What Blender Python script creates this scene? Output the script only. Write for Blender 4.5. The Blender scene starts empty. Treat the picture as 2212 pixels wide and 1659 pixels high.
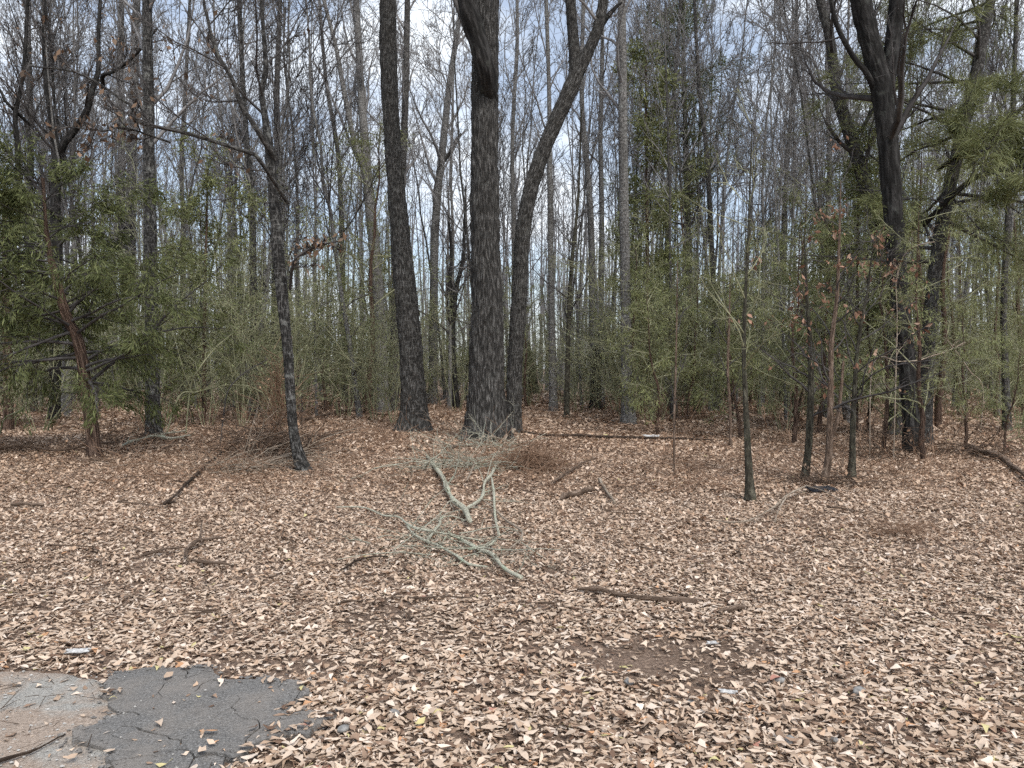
import bpy, math
import numpy as np

# ------------------------------------------------------------------ camera, sky, sun, exposure
SC = bpy.context.scene
COL = SC.collection
F_PX, PITCH, CAM_H = 745.0, math.radians(1.23), 1.6
cam_d = bpy.data.cameras.new("camera")
cam_d.sensor_width = 36.0
cam_d.lens = F_PX / 1024 * 36.0
cam_d.clip_start, cam_d.clip_end = 0.05, 5000
cam = bpy.data.objects.new("camera", cam_d)
cam.location = (0, 0, CAM_H)
cam.rotation_euler = (math.pi / 2 - PITCH, 0, 0)
COL.objects.link(cam)
SC.camera = cam

SUN_EL, SUN_AZ = math.radians(52), math.radians(150)      # azimuth: 0 = +Y (into the wood), clockwise
world = bpy.data.worlds.new("World")
SC.world = world
world.use_nodes = True
nt = world.node_tree
nt.nodes.clear()
w_out = nt.nodes.new("ShaderNodeOutputWorld")
w_bg = nt.nodes.new("ShaderNodeBackground")
w_bg.inputs["Strength"].default_value = 0.10
w_sky = nt.nodes.new("ShaderNodeTexSky")
w_sky.sky_type = 'NISHITA'
w_sky.sun_disc = False
w_sky.sun_elevation = SUN_EL
w_sky.sun_rotation = SUN_AZ
w_tc = nt.nodes.new("ShaderNodeTexCoord")
w_map = nt.nodes.new("ShaderNodeMapping")
w_map.inputs["Scale"].default_value = (1.0, 1.0, 2.2)
w_noise = nt.nodes.new("ShaderNodeTexNoise")
w_noise.inputs["Scale"].default_value = 3.2
w_noise.inputs["Detail"].default_value = 7
w_noise.inputs["Roughness"].default_value = 0.55
w_ramp = nt.nodes.new("ShaderNodeValToRGB")
w_ramp.color_ramp.elements[0].position = 0.45
w_ramp.color_ramp.elements[0].color = (0.3, 0.3, 0.3, 1)
w_ramp.color_ramp.elements[1].position = 0.62
w_mix = nt.nodes.new("ShaderNodeMix")
w_mix.data_type = 'RGBA'
w_mix.inputs[7].default_value = (6.9, 7.35, 7.9, 1)
nt.links.new(w_tc.outputs["Generated"], w_map.inputs["Vector"])
nt.links.new(w_map.outputs["Vector"], w_noise.inputs["Vector"])
nt.links.new(w_noise.outputs["Fac"], w_ramp.inputs["Fac"])
nt.links.new(w_ramp.outputs["Color"], w_mix.inputs[0])
nt.links.new(w_sky.outputs["Color"], w_mix.inputs[6])
nt.links.new(w_mix.outputs[2], w_bg.inputs["Color"])
nt.links.new(w_bg.outputs["Background"], w_out.inputs["Surface"])

sun_d = bpy.data.lights.new("sun", 'SUN')
sun_d.energy = 2.0
sun_d.angle = math.radians(22)
sun_d.color = (1.0, 0.965, 0.92)
sun = bpy.data.objects.new("sun", sun_d)
sun.rotation_euler = (math.pi / 2 - SUN_EL, 0, -SUN_AZ + math.pi)
sun.location = (0, 0, 40)
COL.objects.link(sun)

SC.view_settings.view_transform = 'Standard'
SC.view_settings.look = 'None'
SC.view_settings.gamma = 1
SC.view_settings.use_curve_mapping = False
SC.view_settings.exposure = 0.85
SC.cycles.use_denoising = False
SC.cycles.use_adaptive_sampling = True
SC.cycles.adaptive_threshold = 0.03
SC.cycles.max_bounces = 5
SC.cycles.diffuse_bounces = 4
SC.cycles.transmission_bounces = 2

# ------------------------------------------------------------------ numeric helpers
RNG = np.random.default_rng(7)
K = 1024 / 2212.0                                          # the photograph was measured at 2212 px across
CP, SP = math.cos(PITCH), math.sin(PITCH)


def terrain(x, y):
    x = np.asarray(x, float); y = np.asarray(y, float)
    r = np.sqrt(x * x + y * y)
    amp = np.clip((r - 4) / 8, 0, 1) * np.clip((160 - r) / 80, 0, 1)
    h = (0.06 * np.sin(x * 0.55 + 1.3) * np.cos(y * 0.42 + 0.4) + 0.05 * np.sin(x * 0.23 - y * 0.31 + 2.0)
         + 0.025 * np.sin(x * 1.7 + y * 1.1) * np.sin(y * 1.5 - x * 0.6))
    return h * amp


def ray(x, y):
    cx, cy = (x * K - 512) / F_PX, (384 - y * K) / F_PX
    return np.array([cx, CP + cy * SP, -SP + cy * CP])


def at(x, y, Y):                                           # point of the place seen there at depth Y
    d = ray(x, y)
    p = d * (Y / d[1])
    return np.array([p[0], p[1], p[2] + CAM_H])


def on_ground(x, y):
    d = ray(x, y)
    t = CAM_H / max(-d[2], 1e-3)
    for _ in range(6):
        z = float(terrain(d[0] * t, d[1] * t))
        t = (CAM_H - z) / max(-d[2], 1e-3)
    return np.array([d[0] * t, d[1] * t, float(terrain(d[0] * t, d[1] * t))])


def project(P):                                            # world -> measured pixel, for labels and bare patches
    q = P - np.array([0, 0, CAM_H])
    f = q[..., 1] * CP - q[..., 2] * SP
    u = q[..., 1] * SP + q[..., 2] * CP
    f = np.maximum(f, 1e-3)
    return (512 + F_PX * q[..., 0] / f) / K, (384 - F_PX * u / f) / K, f


def norm(v):
    return v / np.maximum(np.linalg.norm(v, axis=-1, keepdims=True), 1e-9)


def vnoise(x, y, seed=0, px=None):                         # 2-D value noise, optionally periodic in x
    xi, yi = np.floor(x).astype(np.int64), np.floor(y).astype(np.int64)
    fx, fy = x - xi, y - yi
    fx, fy = fx * fx * (3 - 2 * fx), fy * fy * (3 - 2 * fy)

    def h(a, b):
        if px:
            a = a % px
        n = (a * 374761393 + b * 668265263 + seed * 1442695041) & 0x7fffffff
        n = ((n ^ (n >> 13)) * 1274126177) & 0x7fffffff
        return ((n ^ (n >> 16)) & 0xffff) / 65535.0
    return ((h(xi, yi) * (1 - fx) + h(xi + 1, yi) * fx) * (1 - fy)
            + (h(xi, yi + 1) * (1 - fx) + h(xi + 1, yi + 1) * fx) * fy)


def spline(C, n):                                          # Catmull-Rom through rows of C (any columns), n samples
    C = np.asarray(C, float)
    E = np.vstack([2 * C[0] - C[1], C, 2 * C[-1] - C[-2]])
    seg = np.linalg.norm(np.diff(C[:, :3], axis=0), axis=1)
    cum = np.concatenate([[0], np.cumsum(seg)])
    s = np.linspace(0, cum[-1], n)
    i = np.clip(np.searchsorted(cum, s, side='right') - 1, 0, len(seg) - 1)
    t = ((s - cum[i]) / np.maximum(seg[i], 1e-9))[:, None]
    p0, p1, p2, p3 = E[i], E[i + 1], E[i + 2], E[i + 3]
    return 0.5 * (2 * p1 + (p2 - p0) * t + (2 * p0 - 5 * p1 + 4 * p2 - p3) * t ** 2 + (3 * p1 - p0 - 3 * p2 + p3) * t ** 3)


def make_mesh(name, V, Q, uv=None, col=None, smooth=True, mat=None):
    me = bpy.data.meshes.new(name)
    V = np.ascontiguousarray(V, np.float32); Q = np.ascontiguousarray(Q, np.int32)
    m, k = Q.shape
    me.vertices.add(len(V)); me.vertices.foreach_set("co", V.ravel())
    me.loops.add(m * k); me.loops.foreach_set("vertex_index", Q.ravel())
    me.polygons.add(m); me.polygons.foreach_set("loop_start", np.arange(0, m * k, k, dtype=np.int32))
    me.polygons.foreach_set("use_smooth", np.full(m, smooth, dtype=bool))
    if uv is not None:
        l = me.uv_layers.new(name="UVMap")
        l.data.foreach_set("uv", np.ascontiguousarray(uv[Q.ravel()], np.float32).ravel())
    if col is not None:
        a = me.color_attributes.new("Col", 'FLOAT_COLOR', 'POINT')
        c4 = np.ones((len(V), 4), np.float32); c4[:, :3] = col
        a.data.foreach_set("color", c4.ravel())
    me.update(calc_edges=True)
    if mat is not None:
        me.materials.append(mat)
    return me


def frames(P):
    T = norm(np.gradient(P, axis=-2))
    mean = norm(P[..., -1, :] - P[..., 0, :])
    ref = np.where((np.abs(mean[..., 2:3]) > 0.6), np.array([0.0, 1.0, 0.0]), np.array([0.0, 0.0, 1.0]))
    ref = np.broadcast_to(ref[..., None, :], T.shape)
    n = norm(np.cross(T, ref)); b = np.cross(T, n)
    return T, n, b


def tubes(P, R, S):                                        # P (T,N,3), R (T,N) -> verts, quads, uv
    Tn, N, _ = P.shape
    _, n, b = frames(P)
    a = np.linspace(0, 2 * math.pi, S, endpoint=False)
    V = P[:, :, None, :] + R[:, :, None, None] * (np.cos(a)[None, None, :, None] * n[:, :, None, :] + np.sin(a)[None, None, :, None] * b[:, :, None, :])
    L = np.concatenate([np.zeros((Tn, 1)), np.cumsum(np.linalg.norm(np.diff(P, axis=1), axis=2), axis=1)], axis=1)
    uv = np.zeros((Tn, N, S, 2))
    uv[..., 0] = (a / (2 * math.pi))[None, None, :] * (R.max(axis=1) * 6.283)[:, None, None]
    uv[..., 1] = L[:, :, None]
    idx = np.arange(Tn * N * S).reshape(Tn, N, S)
    A, B = idx[:, :-1, :], idx[:, 1:, :]
    Q = np.stack([A, np.roll(A, -1, axis=2), np.roll(B, -1, axis=2), B], axis=-1).reshape(-1, 4)
    return V.reshape(-1, 3), Q, uv.reshape(-1, 2)


class Geo:
    def __init__(self):
        self.V, self.Q, self.U, self.C, self.n = [], [], [], [], 0

    def add(self, V, Q, uv=None, col=None):
        self.V.append(V); self.Q.append(Q + self.n)
        self.U.append(uv if uv is not None else np.zeros((len(V), 2)))
        if col is not None:
            self.C.append(col)
        self.n += len(V)
        return self

    def tube(self, P, R, S):
        return self.add(*tubes(P, R, S))

    def arrays(self):
        return np.vstack(self.V), np.vstack(self.Q), np.vstack(self.U)

    def mesh(self, name, mat, smooth=True):
        c = np.vstack(self.C) if self.C else None
        return make_mesh(name, np.vstack(self.V), np.vstack(self.Q), np.vstack(self.U), c, smooth, mat)


def kids(P, R, k, t0, t1, lr, ang, n2, rr, up, wig, rmin, rng, fall=0.7):
    """k side branches on every branch of (P, R): arrays (T*k, n2, 3), (T*k, n2)"""
    T, N, _ = P.shape
    L = np.linalg.norm(np.diff(P, axis=1), axis=2).sum(axis=1)
    t = t0 + (t1 - t0) * ((np.arange(k)[None] + rng.random((T, k))) / k)
    f = t * (N - 1); i = np.clip(f.astype(int), 0, N - 2); fr = (f - i)[..., None]
    r_ = np.arange(T)[:, None]
    p = P[r_, i] * (1 - fr) + P[r_, i + 1] * fr
    tan = norm(P[r_, i + 1] - P[r_, i])
    rad = R[r_, i] * (1 - fr[..., 0]) + R[r_, i + 1] * fr[..., 0]
    v = rng.normal(size=(T, k, 3)); v = norm(v - (v * tan).sum(-1, keepdims=True) * tan)
    a = ang * (0.7 + 0.6 * rng.random((T, k, 1)))
    d = norm(np.cos(a) * tan + np.sin(a) * v)
    ln = L[:, None] * lr * (1.05 - fall * t) * (0.6 + 0.8 * rng.random((T, k)))
    out = np.zeros((T, k, n2, 3)); out[:, :, 0] = p
    for j in range(1, n2):
        d = norm(d + wig * rng.normal(size=d.shape) + np.array([0, 0, up]))
        out[:, :, j] = out[:, :, j - 1] + d * (ln / (n2 - 1))[..., None]
    r0 = np.maximum(rad * rr, rmin)
    s = np.linspace(0, 1, n2)
    Rr = r0[..., None] * (1 - s) + rmin * 0.55 * s
    return out.reshape(T * k, n2, 3), Rr.reshape(T * k, n2)


# ------------------------------------------------------------------ materials
def new_mat(name):
    m = bpy.data.materials.new(name); m.use_nodes = True
    b = m.node_tree.nodes["Principled BSDF"]
    b.inputs["Roughness"].default_value = 0.9
    b.inputs["Specular IOR Level"].default_value = 0.15
    return m, m.node_tree, b


def N_(t, kind, **kw):
    n = t.nodes.new("ShaderNode" + kind)
    for k_, v in kw.items():
        n.inputs[k_].default_value = v
    return n


def ramp(t, stops, src):
    r = t.nodes.new("ShaderNodeValToRGB")
    e = r.color_ramp.elements
    while len(e) < len(stops):
        e.new(0.5)
    for el, (p, c) in zip(e, stops):
        el.position = p; el.color = (*c, 1) if len(c) == 3 else c
    t.links.new(src, r.inputs["Fac"])
    return r.outputs["Color"]


def mapped(t, coord, scale):
    tc = t.nodes.new("ShaderNodeTexCoord")
    mp = N_(t, "Mapping", Scale=scale)
    t.links.new(tc.outputs[coord], mp.inputs["Vector"])
    return mp.outputs["Vector"]


def noise(t, vec, scale, detail=5, rough=0.6, dist=0.0):
    n = N_(t, "TexNoise", Scale=scale, Detail=detail, Roughness=rough, Distortion=dist)
    t.links.new(vec, n.inputs["Vector"])
    return n.outputs["Fac"]


def mixc(t, fac, a, b, kind='MIX'):
    m = t.nodes.new("ShaderNodeMix"); m.data_type = 'RGBA'; m.blend_type = kind
    for s, i in ((fac, 0), (a, 6), (b, 7)):
        if isinstance(s, (int, float)):
            m.inputs[i].default_value = s
        elif isinstance(s, tuple):
            m.inputs[i].default_value = (*s, 1)
        else:
            t.links.new(s, m.inputs[i])
    return m.outputs[2]


def bump(t, b, h, strength, dist):
    n = N_(t, "Bump", Strength=strength, Distance=dist)
    t.links.new(h, n.inputs["Height"]); t.links.new(n.outputs["Normal"], b.inputs["Normal"])


def bark(name, dark, mid, light, freq=(14, 2.2), patch=None, patch_amt=0.6, bands=0.0, bstr=0.7, blot=0.55, stops=(0.36, 0.52, 0.68)):
    m, t, b = new_mat(name)
    uv = mapped(t, "UV", (1, 1, 1))
    mp = N_(t, "Mapping", Scale=(freq[0], freq[1], 1)); t.links.new(uv, mp.inputs["Vector"])
    n1 = noise(t, mp.outputs["Vector"], 1.0, 4, 0.6, 0.5)
    c = ramp(t, [(stops[0], dark), (stops[1], mid), (stops[2], light)], n1)
    ob = mapped(t, "Object", (1, 1, 1))
    big = noise(t, ob, 1.1, 4, 0.6)
    c = mixc(t, ramp(t, [(0.4, (0, 0, 0)), (0.62, (blot, blot, blot))], big), c, dark)
    if bands:
        mb = N_(t, "Mapping", Scale=(5.0, 30, 1)); t.links.new(uv, mb.inputs["Vector"])
        nb = noise(t, mb.outputs["Vector"], 1.0, 3, 0.6, 0.3)
        c = mixc(t, ramp(t, [(0.55, (0, 0, 0)), (0.68, (bands, bands, bands))], nb), c, light)
    if patch:
        pn = noise(t, ob, 5.0, 6, 0.7)
        c = mixc(t, ramp(t, [(0.56, (0, 0, 0)), (0.66, (patch_amt,) * 3)], pn), c, patch)
    t.links.new(c, b.inputs["Base Color"])
    fine = noise(t, mp.outputs["Vector"], 3.0, 4, 0.7)
    ad = t.nodes.new("ShaderNodeMath"); ad.operation = 'ADD'
    t.links.new(n1, ad.inputs[0]); t.links.new(fine, ad.inputs[1])
    bump(t, b, ad.outputs[0], bstr, 0.045)
    return m


def plain(name, c1, c2, scale=6.0, rough=0.9, coord="Object", bstr=0.0):
    m, t, b = new_mat(name)
    v = mapped(t, coord, (1, 1, 1))
    n = noise(t, v, scale, 5, 0.65)
    t.links.new(ramp(t, [(0.35, c1), (0.65, c2)], n), b.inputs["Base Color"])
    b.inputs["Roughness"].default_value = rough
    if bstr:
        bump(t, b, n, bstr, 0.02)
    return m


def leafy(name, rough=0.75, trans=0.0):
    m, t, b = new_mat(name)
    a = t.nodes.new("ShaderNodeVertexColor"); a.layer_name = "Col"
    t.links.new(a.outputs["Color"], b.inputs["Base Color"])
    b.inputs["Roughness"].default_value = rough
    b.inputs["Specular IOR Level"].default_value = 0.25
    if trans:
        tr = t.nodes.new("ShaderNodeBsdfTranslucent"); t.links.new(a.outputs["Color"], tr.inputs["Color"])
        mx = t.nodes.new("ShaderNodeMixShader"); mx.inputs[0].default_value = trans
        t.links.new(b.outputs[0], mx.inputs[1]); t.links.new(tr.outputs[0], mx.inputs[2])
        t.links.new(mx.outputs[0], t.nodes["Material Output"].inputs["Surface"])
    return m


M = {}
M['oak'] = bark("oak_bark", (0.028, 0.026, 0.0235), (0.075, 0.07, 0.064), (0.18, 0.172, 0.16), (34, 5.0), (0.17, 0.17, 0.155), 0.3, 0.0, 1.0, 0.3, (0.42, 0.54, 0.64))
M['flaky'] = bark("flaky_bark", (0.027, 0.025, 0.0225), (0.074, 0.069, 0.062), (0.20, 0.192, 0.18), (36, 7.0), (0.21, 0.21, 0.19), 0.35, 0.4, 1.0, 0.3, (0.42, 0.54, 0.66))
M['pale'] = bark("pale_bark", (0.06, 0.056, 0.051), (0.15, 0.143, 0.134), (0.38, 0.365, 0.345), (26, 15), (0.36, 0.37, 0.34), 0.5, 0.5, 0.5)
M['grey'] = bark("grey_bark", (0.03, 0.0275, 0.025), (0.075, 0.07, 0.064), (0.22, 0.21, 0.195), (34, 10), (0.22, 0.22, 0.19), 0.5, 0.4, 0.8, 0.35, (0.40, 0.54, 0.66))
M['mottled'] = bark("mottled_bark", (0.016, 0.015, 0.014), (0.048, 0.045, 0.041), (0.20, 0.193, 0.182), (30, 9), (0.30, 0.30, 0.275), 0.5, 0.5, 0.8, 0.4, (0.40, 0.53, 0.66))
M['black'] = bark("wet_dark_bark", (0.012, 0.011, 0.010), (0.03, 0.028, 0.026), (0.085, 0.08, 0.076), (14, 2.4), (0.11, 0.115, 0.10), 0.35)
M['cedar'] = bark("cedar_bark", (0.035, 0.022, 0.016), (0.105, 0.068, 0.05), (0.26, 0.18, 0.135), (60, 3.2), blot=0.2, stops=(0.40, 0.52, 0.64))
M['moss'] = bark("mossy_bark", (0.028, 0.025, 0.019), (0.075, 0.068, 0.05), (0.17, 0.16, 0.12), (26, 7), (0.13, 0.14, 0.085), 0.6)
M['twig_grey'] = plain("grey_twig", (0.12, 0.113, 0.11), (0.27, 0.258, 0.25), 3.0)
M['twig_pale'] = plain("pale_far_wood", (0.13, 0.125, 0.125), (0.28, 0.27, 0.268), 1.2)
M['twig_dark'] = plain("dark_twig", (0.035, 0.031, 0.029), (0.10, 0.092, 0.088), 3.0)
M['twig_olive'] = plain("olive_twig", (0.13, 0.13, 0.075), (0.34, 0.335, 0.21), 1.5)
M['stick_lichen'] = bark("lichened_stick", (0.13, 0.105, 0.08), (0.36, 0.34, 0.265), (0.58, 0.575, 0.46), (60, 24), (0.42, 0.50, 0.36), 0.7, 0.0, 0.6, 0.1, (0.30, 0.43, 0.58))
M['stick_brown'] = bark("brown_stick", (0.07, 0.048, 0.034), (0.17, 0.12, 0.088), (0.32, 0.245, 0.19), (30, 6), blot=0.1)
M['stick_pale'] = bark("bleached_stick", (0.22, 0.17, 0.125), (0.38, 0.31, 0.24), (0.55, 0.47, 0.38), (34, 6), blot=0.1)
M['stick_dark'] = bark("rotten_stick", (0.03, 0.021, 0.015), (0.08, 0.056, 0.042), (0.17, 0.125, 0.095), (26, 6))
M['leaf'] = leafy("dry_leaf", 0.8, 0.12)
M['green'] = leafy("evergreen_leaf", 0.6, 0.25)
M['straw'] = plain("pine_straw", (0.13, 0.075, 0.046), (0.31, 0.205, 0.14), 9.0)


# ground: dark humus and broken leaf crumbs between the leaves
def ground_mat():
    m, t, b = new_mat("forest_floor")
    v = mapped(t, "Object", (1, 1, 1))
    n1 = noise(t, v, 38, 6, 0.75)
    n2 = noise(t, v, 0.7, 4, 0.6)
    c1 = ramp(t, [(0.35, (0.08, 0.054, 0.039)), (0.52, (0.20, 0.14, 0.102)), (0.68, (0.36, 0.275, 0.21))], n1)
    c2 = ramp(t, [(0.35, (0.125, 0.085, 0.062)), (0.65, (0.34, 0.245, 0.185))], n1)
    c = mixc(t, ramp(t, [(0.4, (0, 0, 0)), (0.6, (1, 1, 1))], n2), c1, c2)
    t.links.new(c, b.inputs["Base Color"])
    bump(t, b, n1, 0.9, 0.03)
    return m


M['ground'] = ground_mat()


def asphalt_mat():
    m, t, b = new_mat("weathered_asphalt")
    v = mapped(t, "Object", (1, 1, 1))
    fine = noise(t, v, 95, 5, 0.75)
    big = noise(t, v, 3.5, 5, 0.6)
    c = ramp(t, [(0.34, (0.085, 0.081, 0.076)), (0.52, (0.175, 0.168, 0.159)), (0.68, (0.34, 0.328, 0.312))], fine)
    c = mixc(t, ramp(t, [(0.42, (0, 0, 0)), (0.62, (0.6, 0.6, 0.6))], big), c, (0.25, 0.222, 0.195))
    c = mixc(t, ramp(t, [(0.55, (0, 0, 0)), (0.68, (0.5, 0.5, 0.5))], noise(t, v, 11, 5, 0.7)), c, (0.11, 0.104, 0.098))
    vo = N_(t, "TexVoronoi", Scale=46.0); t.links.new(v, vo.inputs["Vector"])
    sp = ramp(t, [(0.0, (1, 1, 1)), (0.10, (0, 0, 0))], vo.outputs["Distance"])
    c = mixc(t, mixc(t, 1.0, sp, ramp(t, [(0.55, (0, 0, 0)), (0.6, (0.6, 0.6, 0.6))], noise(t, v, 9, 2)), 'MULTIPLY'), c, (0.55, 0.54, 0.52))
    t.links.new(c, b.inputs["Base Color"])
    hs = t.nodes.new("ShaderNodeMath"); hs.operation = 'ADD'
    t.links.new(fine, hs.inputs[0]); t.links.new(noise(t, v, 22, 4, 0.6), hs.inputs[1])
    bump(t, b, hs.outputs[0], 0.8, 0.012)
    return m


M['asphalt'] = asphalt_mat()


def sand_mat():
    m, t, b = new_mat("sandy_soil")
    v = mapped(t, "Object", (1, 1, 1))
    fine = noise(t, v, 90, 6, 0.75)
    big = noise(t, v, 2.6, 4, 0.6, 0.5)
    c = ramp(t, [(0.3, (0.16, 0.122, 0.095)), (0.52, (0.35, 0.278, 0.222)), (0.72, (0.55, 0.46, 0.385))], fine)
    g = ramp(t, [(0.3, (0.17, 0.165, 0.15)), (0.52, (0.32, 0.315, 0.29)), (0.72, (0.55, 0.54, 0.5))], fine)
    c = mixc(t, ramp(t, [(0.46, (0, 0, 0)), (0.6, (0.85, 0.85, 0.85))], big), c, g)
    t.links.new(c, b.inputs["Base Color"])
    bump(t, b, fine, 0.8, 0.012)
    return m


M['sand'] = sand_mat()


# ------------------------------------------------------------------ object helpers
def link(o, parent=None):
    COL.objects.link(o)
    if parent is not None:
        o.parent = parent
    return o


def obj(name, me, parent=None, **props):
    o = bpy.data.objects.new(name, me)
    for k_, v in props.items():
        o[k_] = v
    return link(o, parent)


def thing(name, label, cat, loc=(0, 0, 0), group=None):
    o = bpy.data.objects.new(name, None)
    o.location = loc
    o.empty_display_size = 0.2
    o["label"] = label; o["category"] = cat
    if group:
        o["group"] = group
    return link(o)


# ------------------------------------------------------------------ ground
g_ax = np.concatenate([-np.geomspace(1500, 26, 26), np.linspace(-25, 25, 90), np.geomspace(26, 1500, 26)])
g_ay = np.concatenate([-np.geomspace(1500, 8, 22), np.linspace(-7, 50, 110), np.geomspace(52, 1500, 26)])
GX, GY = np.meshgrid(g_ax, g_ay)
GV = np.stack([GX, GY, terrain(GX, GY)], -1).reshape(-1, 3)
gi = np.arange(GX.size).reshape(GX.shape)
GQ = np.stack([gi[:-1, :-1], gi[:-1, 1:], gi[1:, 1:], gi[1:, :-1]], -1).reshape(-1, 4)
obj("ground", make_mesh("ground", GV, GQ, mat=M['ground']), kind="structure")

# bare sandy verge at the near edge, a sheet just above the ground
def px_poly(pts):
    return np.array([on_ground(*p)[:2] for p in pts])


SAND_PX = [(-120, 1452), (60, 1446), (150, 1455), (250, 1470), (330, 1480), (470, 1500), (520, 1560), (480, 1640), (420, 1720), (60, 1800), (-300, 1820), (-420, 1600)]
sp_ = spline(np.vstack([np.c_[px_poly(SAND_PX), np.zeros(len(SAND_PX))], [[*px_poly(SAND_PX)[0], 0]]]), 90)[:-1]
sp_[:, :2] += RNG.normal(size=(len(sp_), 2)) * 0.012


def fan_rings(poly, z0, rings, noise_amp, seed):
    c = poly.mean(0)
    V = [np.array([c])]
    for r in rings:
        V.append(c + (poly - c) * r)
    V = np.vstack(V); n = len(poly)
    z = z0 + noise_amp * (vnoise(V[:, 0] * 6 + 50, V[:, 1] * 6 + 50, seed) - 0.5)
    z[-n:] = -0.01
    V = np.c_[V, z]
    Q = []
    for j in range(n):
        k2 = (j + 1) % n
        Q.append((0, 1 + j, 1 + k2, 0))
        for r in range(len(rings) - 1):
            a, b_ = 1 + r * n, 1 + (r + 1) * n
            Q.append((a + j, b_ + j, b_ + k2, a + k2))
    return V, Q


import bmesh


def poly_mesh(name, V, Q, mat, smooth=True):
    me = bpy.data.meshes.new(name)
    me.from_pydata([tuple(v) for v in V], [], [tuple(dict.fromkeys(q)) for q in Q])
    me.polygons.foreach_set("use_smooth", [smooth] * len(me.polygons))
    me.materials.append(mat)
    me.update()
    return me


V, Q = fan_rings(sp_[:, :2], 0.012, np.linspace(0.07, 1, 14), 0.012, 5)
obj("dirt_path", poly_mesh("dirt_path", V, Q, M['sand']), kind="structure")

# cracked asphalt remnant: irregular slabs with real joints between them
ASPH_PX = [(252, 1466), (300, 1459), (350, 1453), (410, 1452), (445, 1452), (470, 1468), (500, 1482), (540, 1478), (590, 1476), (640, 1482),
           (665, 1494), (655, 1516), (622, 1532), (610, 1550), (650, 1555), (700, 1556), (722, 1560), (705, 1575), (668, 1598), (625, 1602), (592, 1600), (566, 1612),
           (556, 1626), (525, 1640), (505, 1655), (480, 1690), (440, 1712), (330, 1716), (240, 1700), (218, 1640), (165, 1620), (190, 1585), (236, 1556), (232, 1515), (242, 1496)]
ap = px_poly(ASPH_PX)
ap = spline(np.vstack([np.c_[ap, np.zeros(len(ap))], [[*ap[0], 0]]]), 150)[:-1, :2]
ap = spline(np.vstack([np.c_[ap, np.zeros(len(ap))], [[*ap[0], 0]]]), 320)[:-1, :2]
ap += RNG.normal(size=ap.shape) * 0.004
ap[:, 0] += (vnoise(ap[:, 0] * 14 + 40, ap[:, 1] * 14 + 40, 91) - 0.5) * 0.09
ap[:, 1] += (vnoise(ap[:, 0] * 14 + 40, ap[:, 1] * 14 + 80, 92) - 0.5) * 0.09


def clip_half(poly, p, n):                                 # keep the side where (q-p).n <= 0
    out = []
    for i in range(len(poly)):
        a, b = poly[i], poly[(i + 1) % len(poly)]
        da, db = (a - p) @ n, (b - p) @ n
        if da <= 0:
            out.append(a)
        if da * db < 0:
            out.append(a + (b - a) * (da / (da - db)))
    return out


def inside(poly, q):
    full = np.zeros(len(q), bool)
    box = np.where(np.all((q >= poly.min(0)) & (q <= poly.max(0)), axis=1))[0]
    a, b = poly, np.roll(poly, 1, axis=0)
    for c in np.array_split(box, max(1, len(box) // 4000)):
        x, y = q[c, 0][:, None], q[c, 1][:, None]
        hit = ((a[:, 1] > y) != (b[:, 1] > y)) & (x < (b[:, 0] - a[:, 0]) * (y - a[:, 1]) / (b[:, 1] - a[:, 1] + 1e-12) + a[:, 0])
        full[c] = hit.sum(1) % 2 == 1
    return full


EDGE_POLY = ap
asphalt = obj("asphalt_patch", None, kind="structure")
lo, hi = ap.min(0), ap.max(0)
r7 = np.random.default_rng(21)
seeds = []
while len(seeds) < 17:
    q = lo + (hi - lo) * r7.random(2)
    if inside(ap, q[None])[0] and all(np.hypot(*((q - s) * np.array([0.8, 1.2]))) > 0.2 for s in seeds):
        seeds.append(q)
    elif r7.random() < 0.002:
        break
seeds = np.array(seeds)


def warp2(P):
    w = np.stack([vnoise(P[:, 0] * 5 + 9, P[:, 1] * 5 + 3, 1) - 0.5, vnoise(P[:, 0] * 5 + 70, P[:, 1] * 5 + 31, 2) - 0.5], -1) * 0.26
    w += np.stack([vnoise(P[:, 0] * 24 + 9, P[:, 1] * 24 + 3, 3) - 0.5, vnoise(P[:, 0] * 24 + 70, P[:, 1] * 24 + 31, 4) - 0.5], -1) * 0.03
    return P + w


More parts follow.
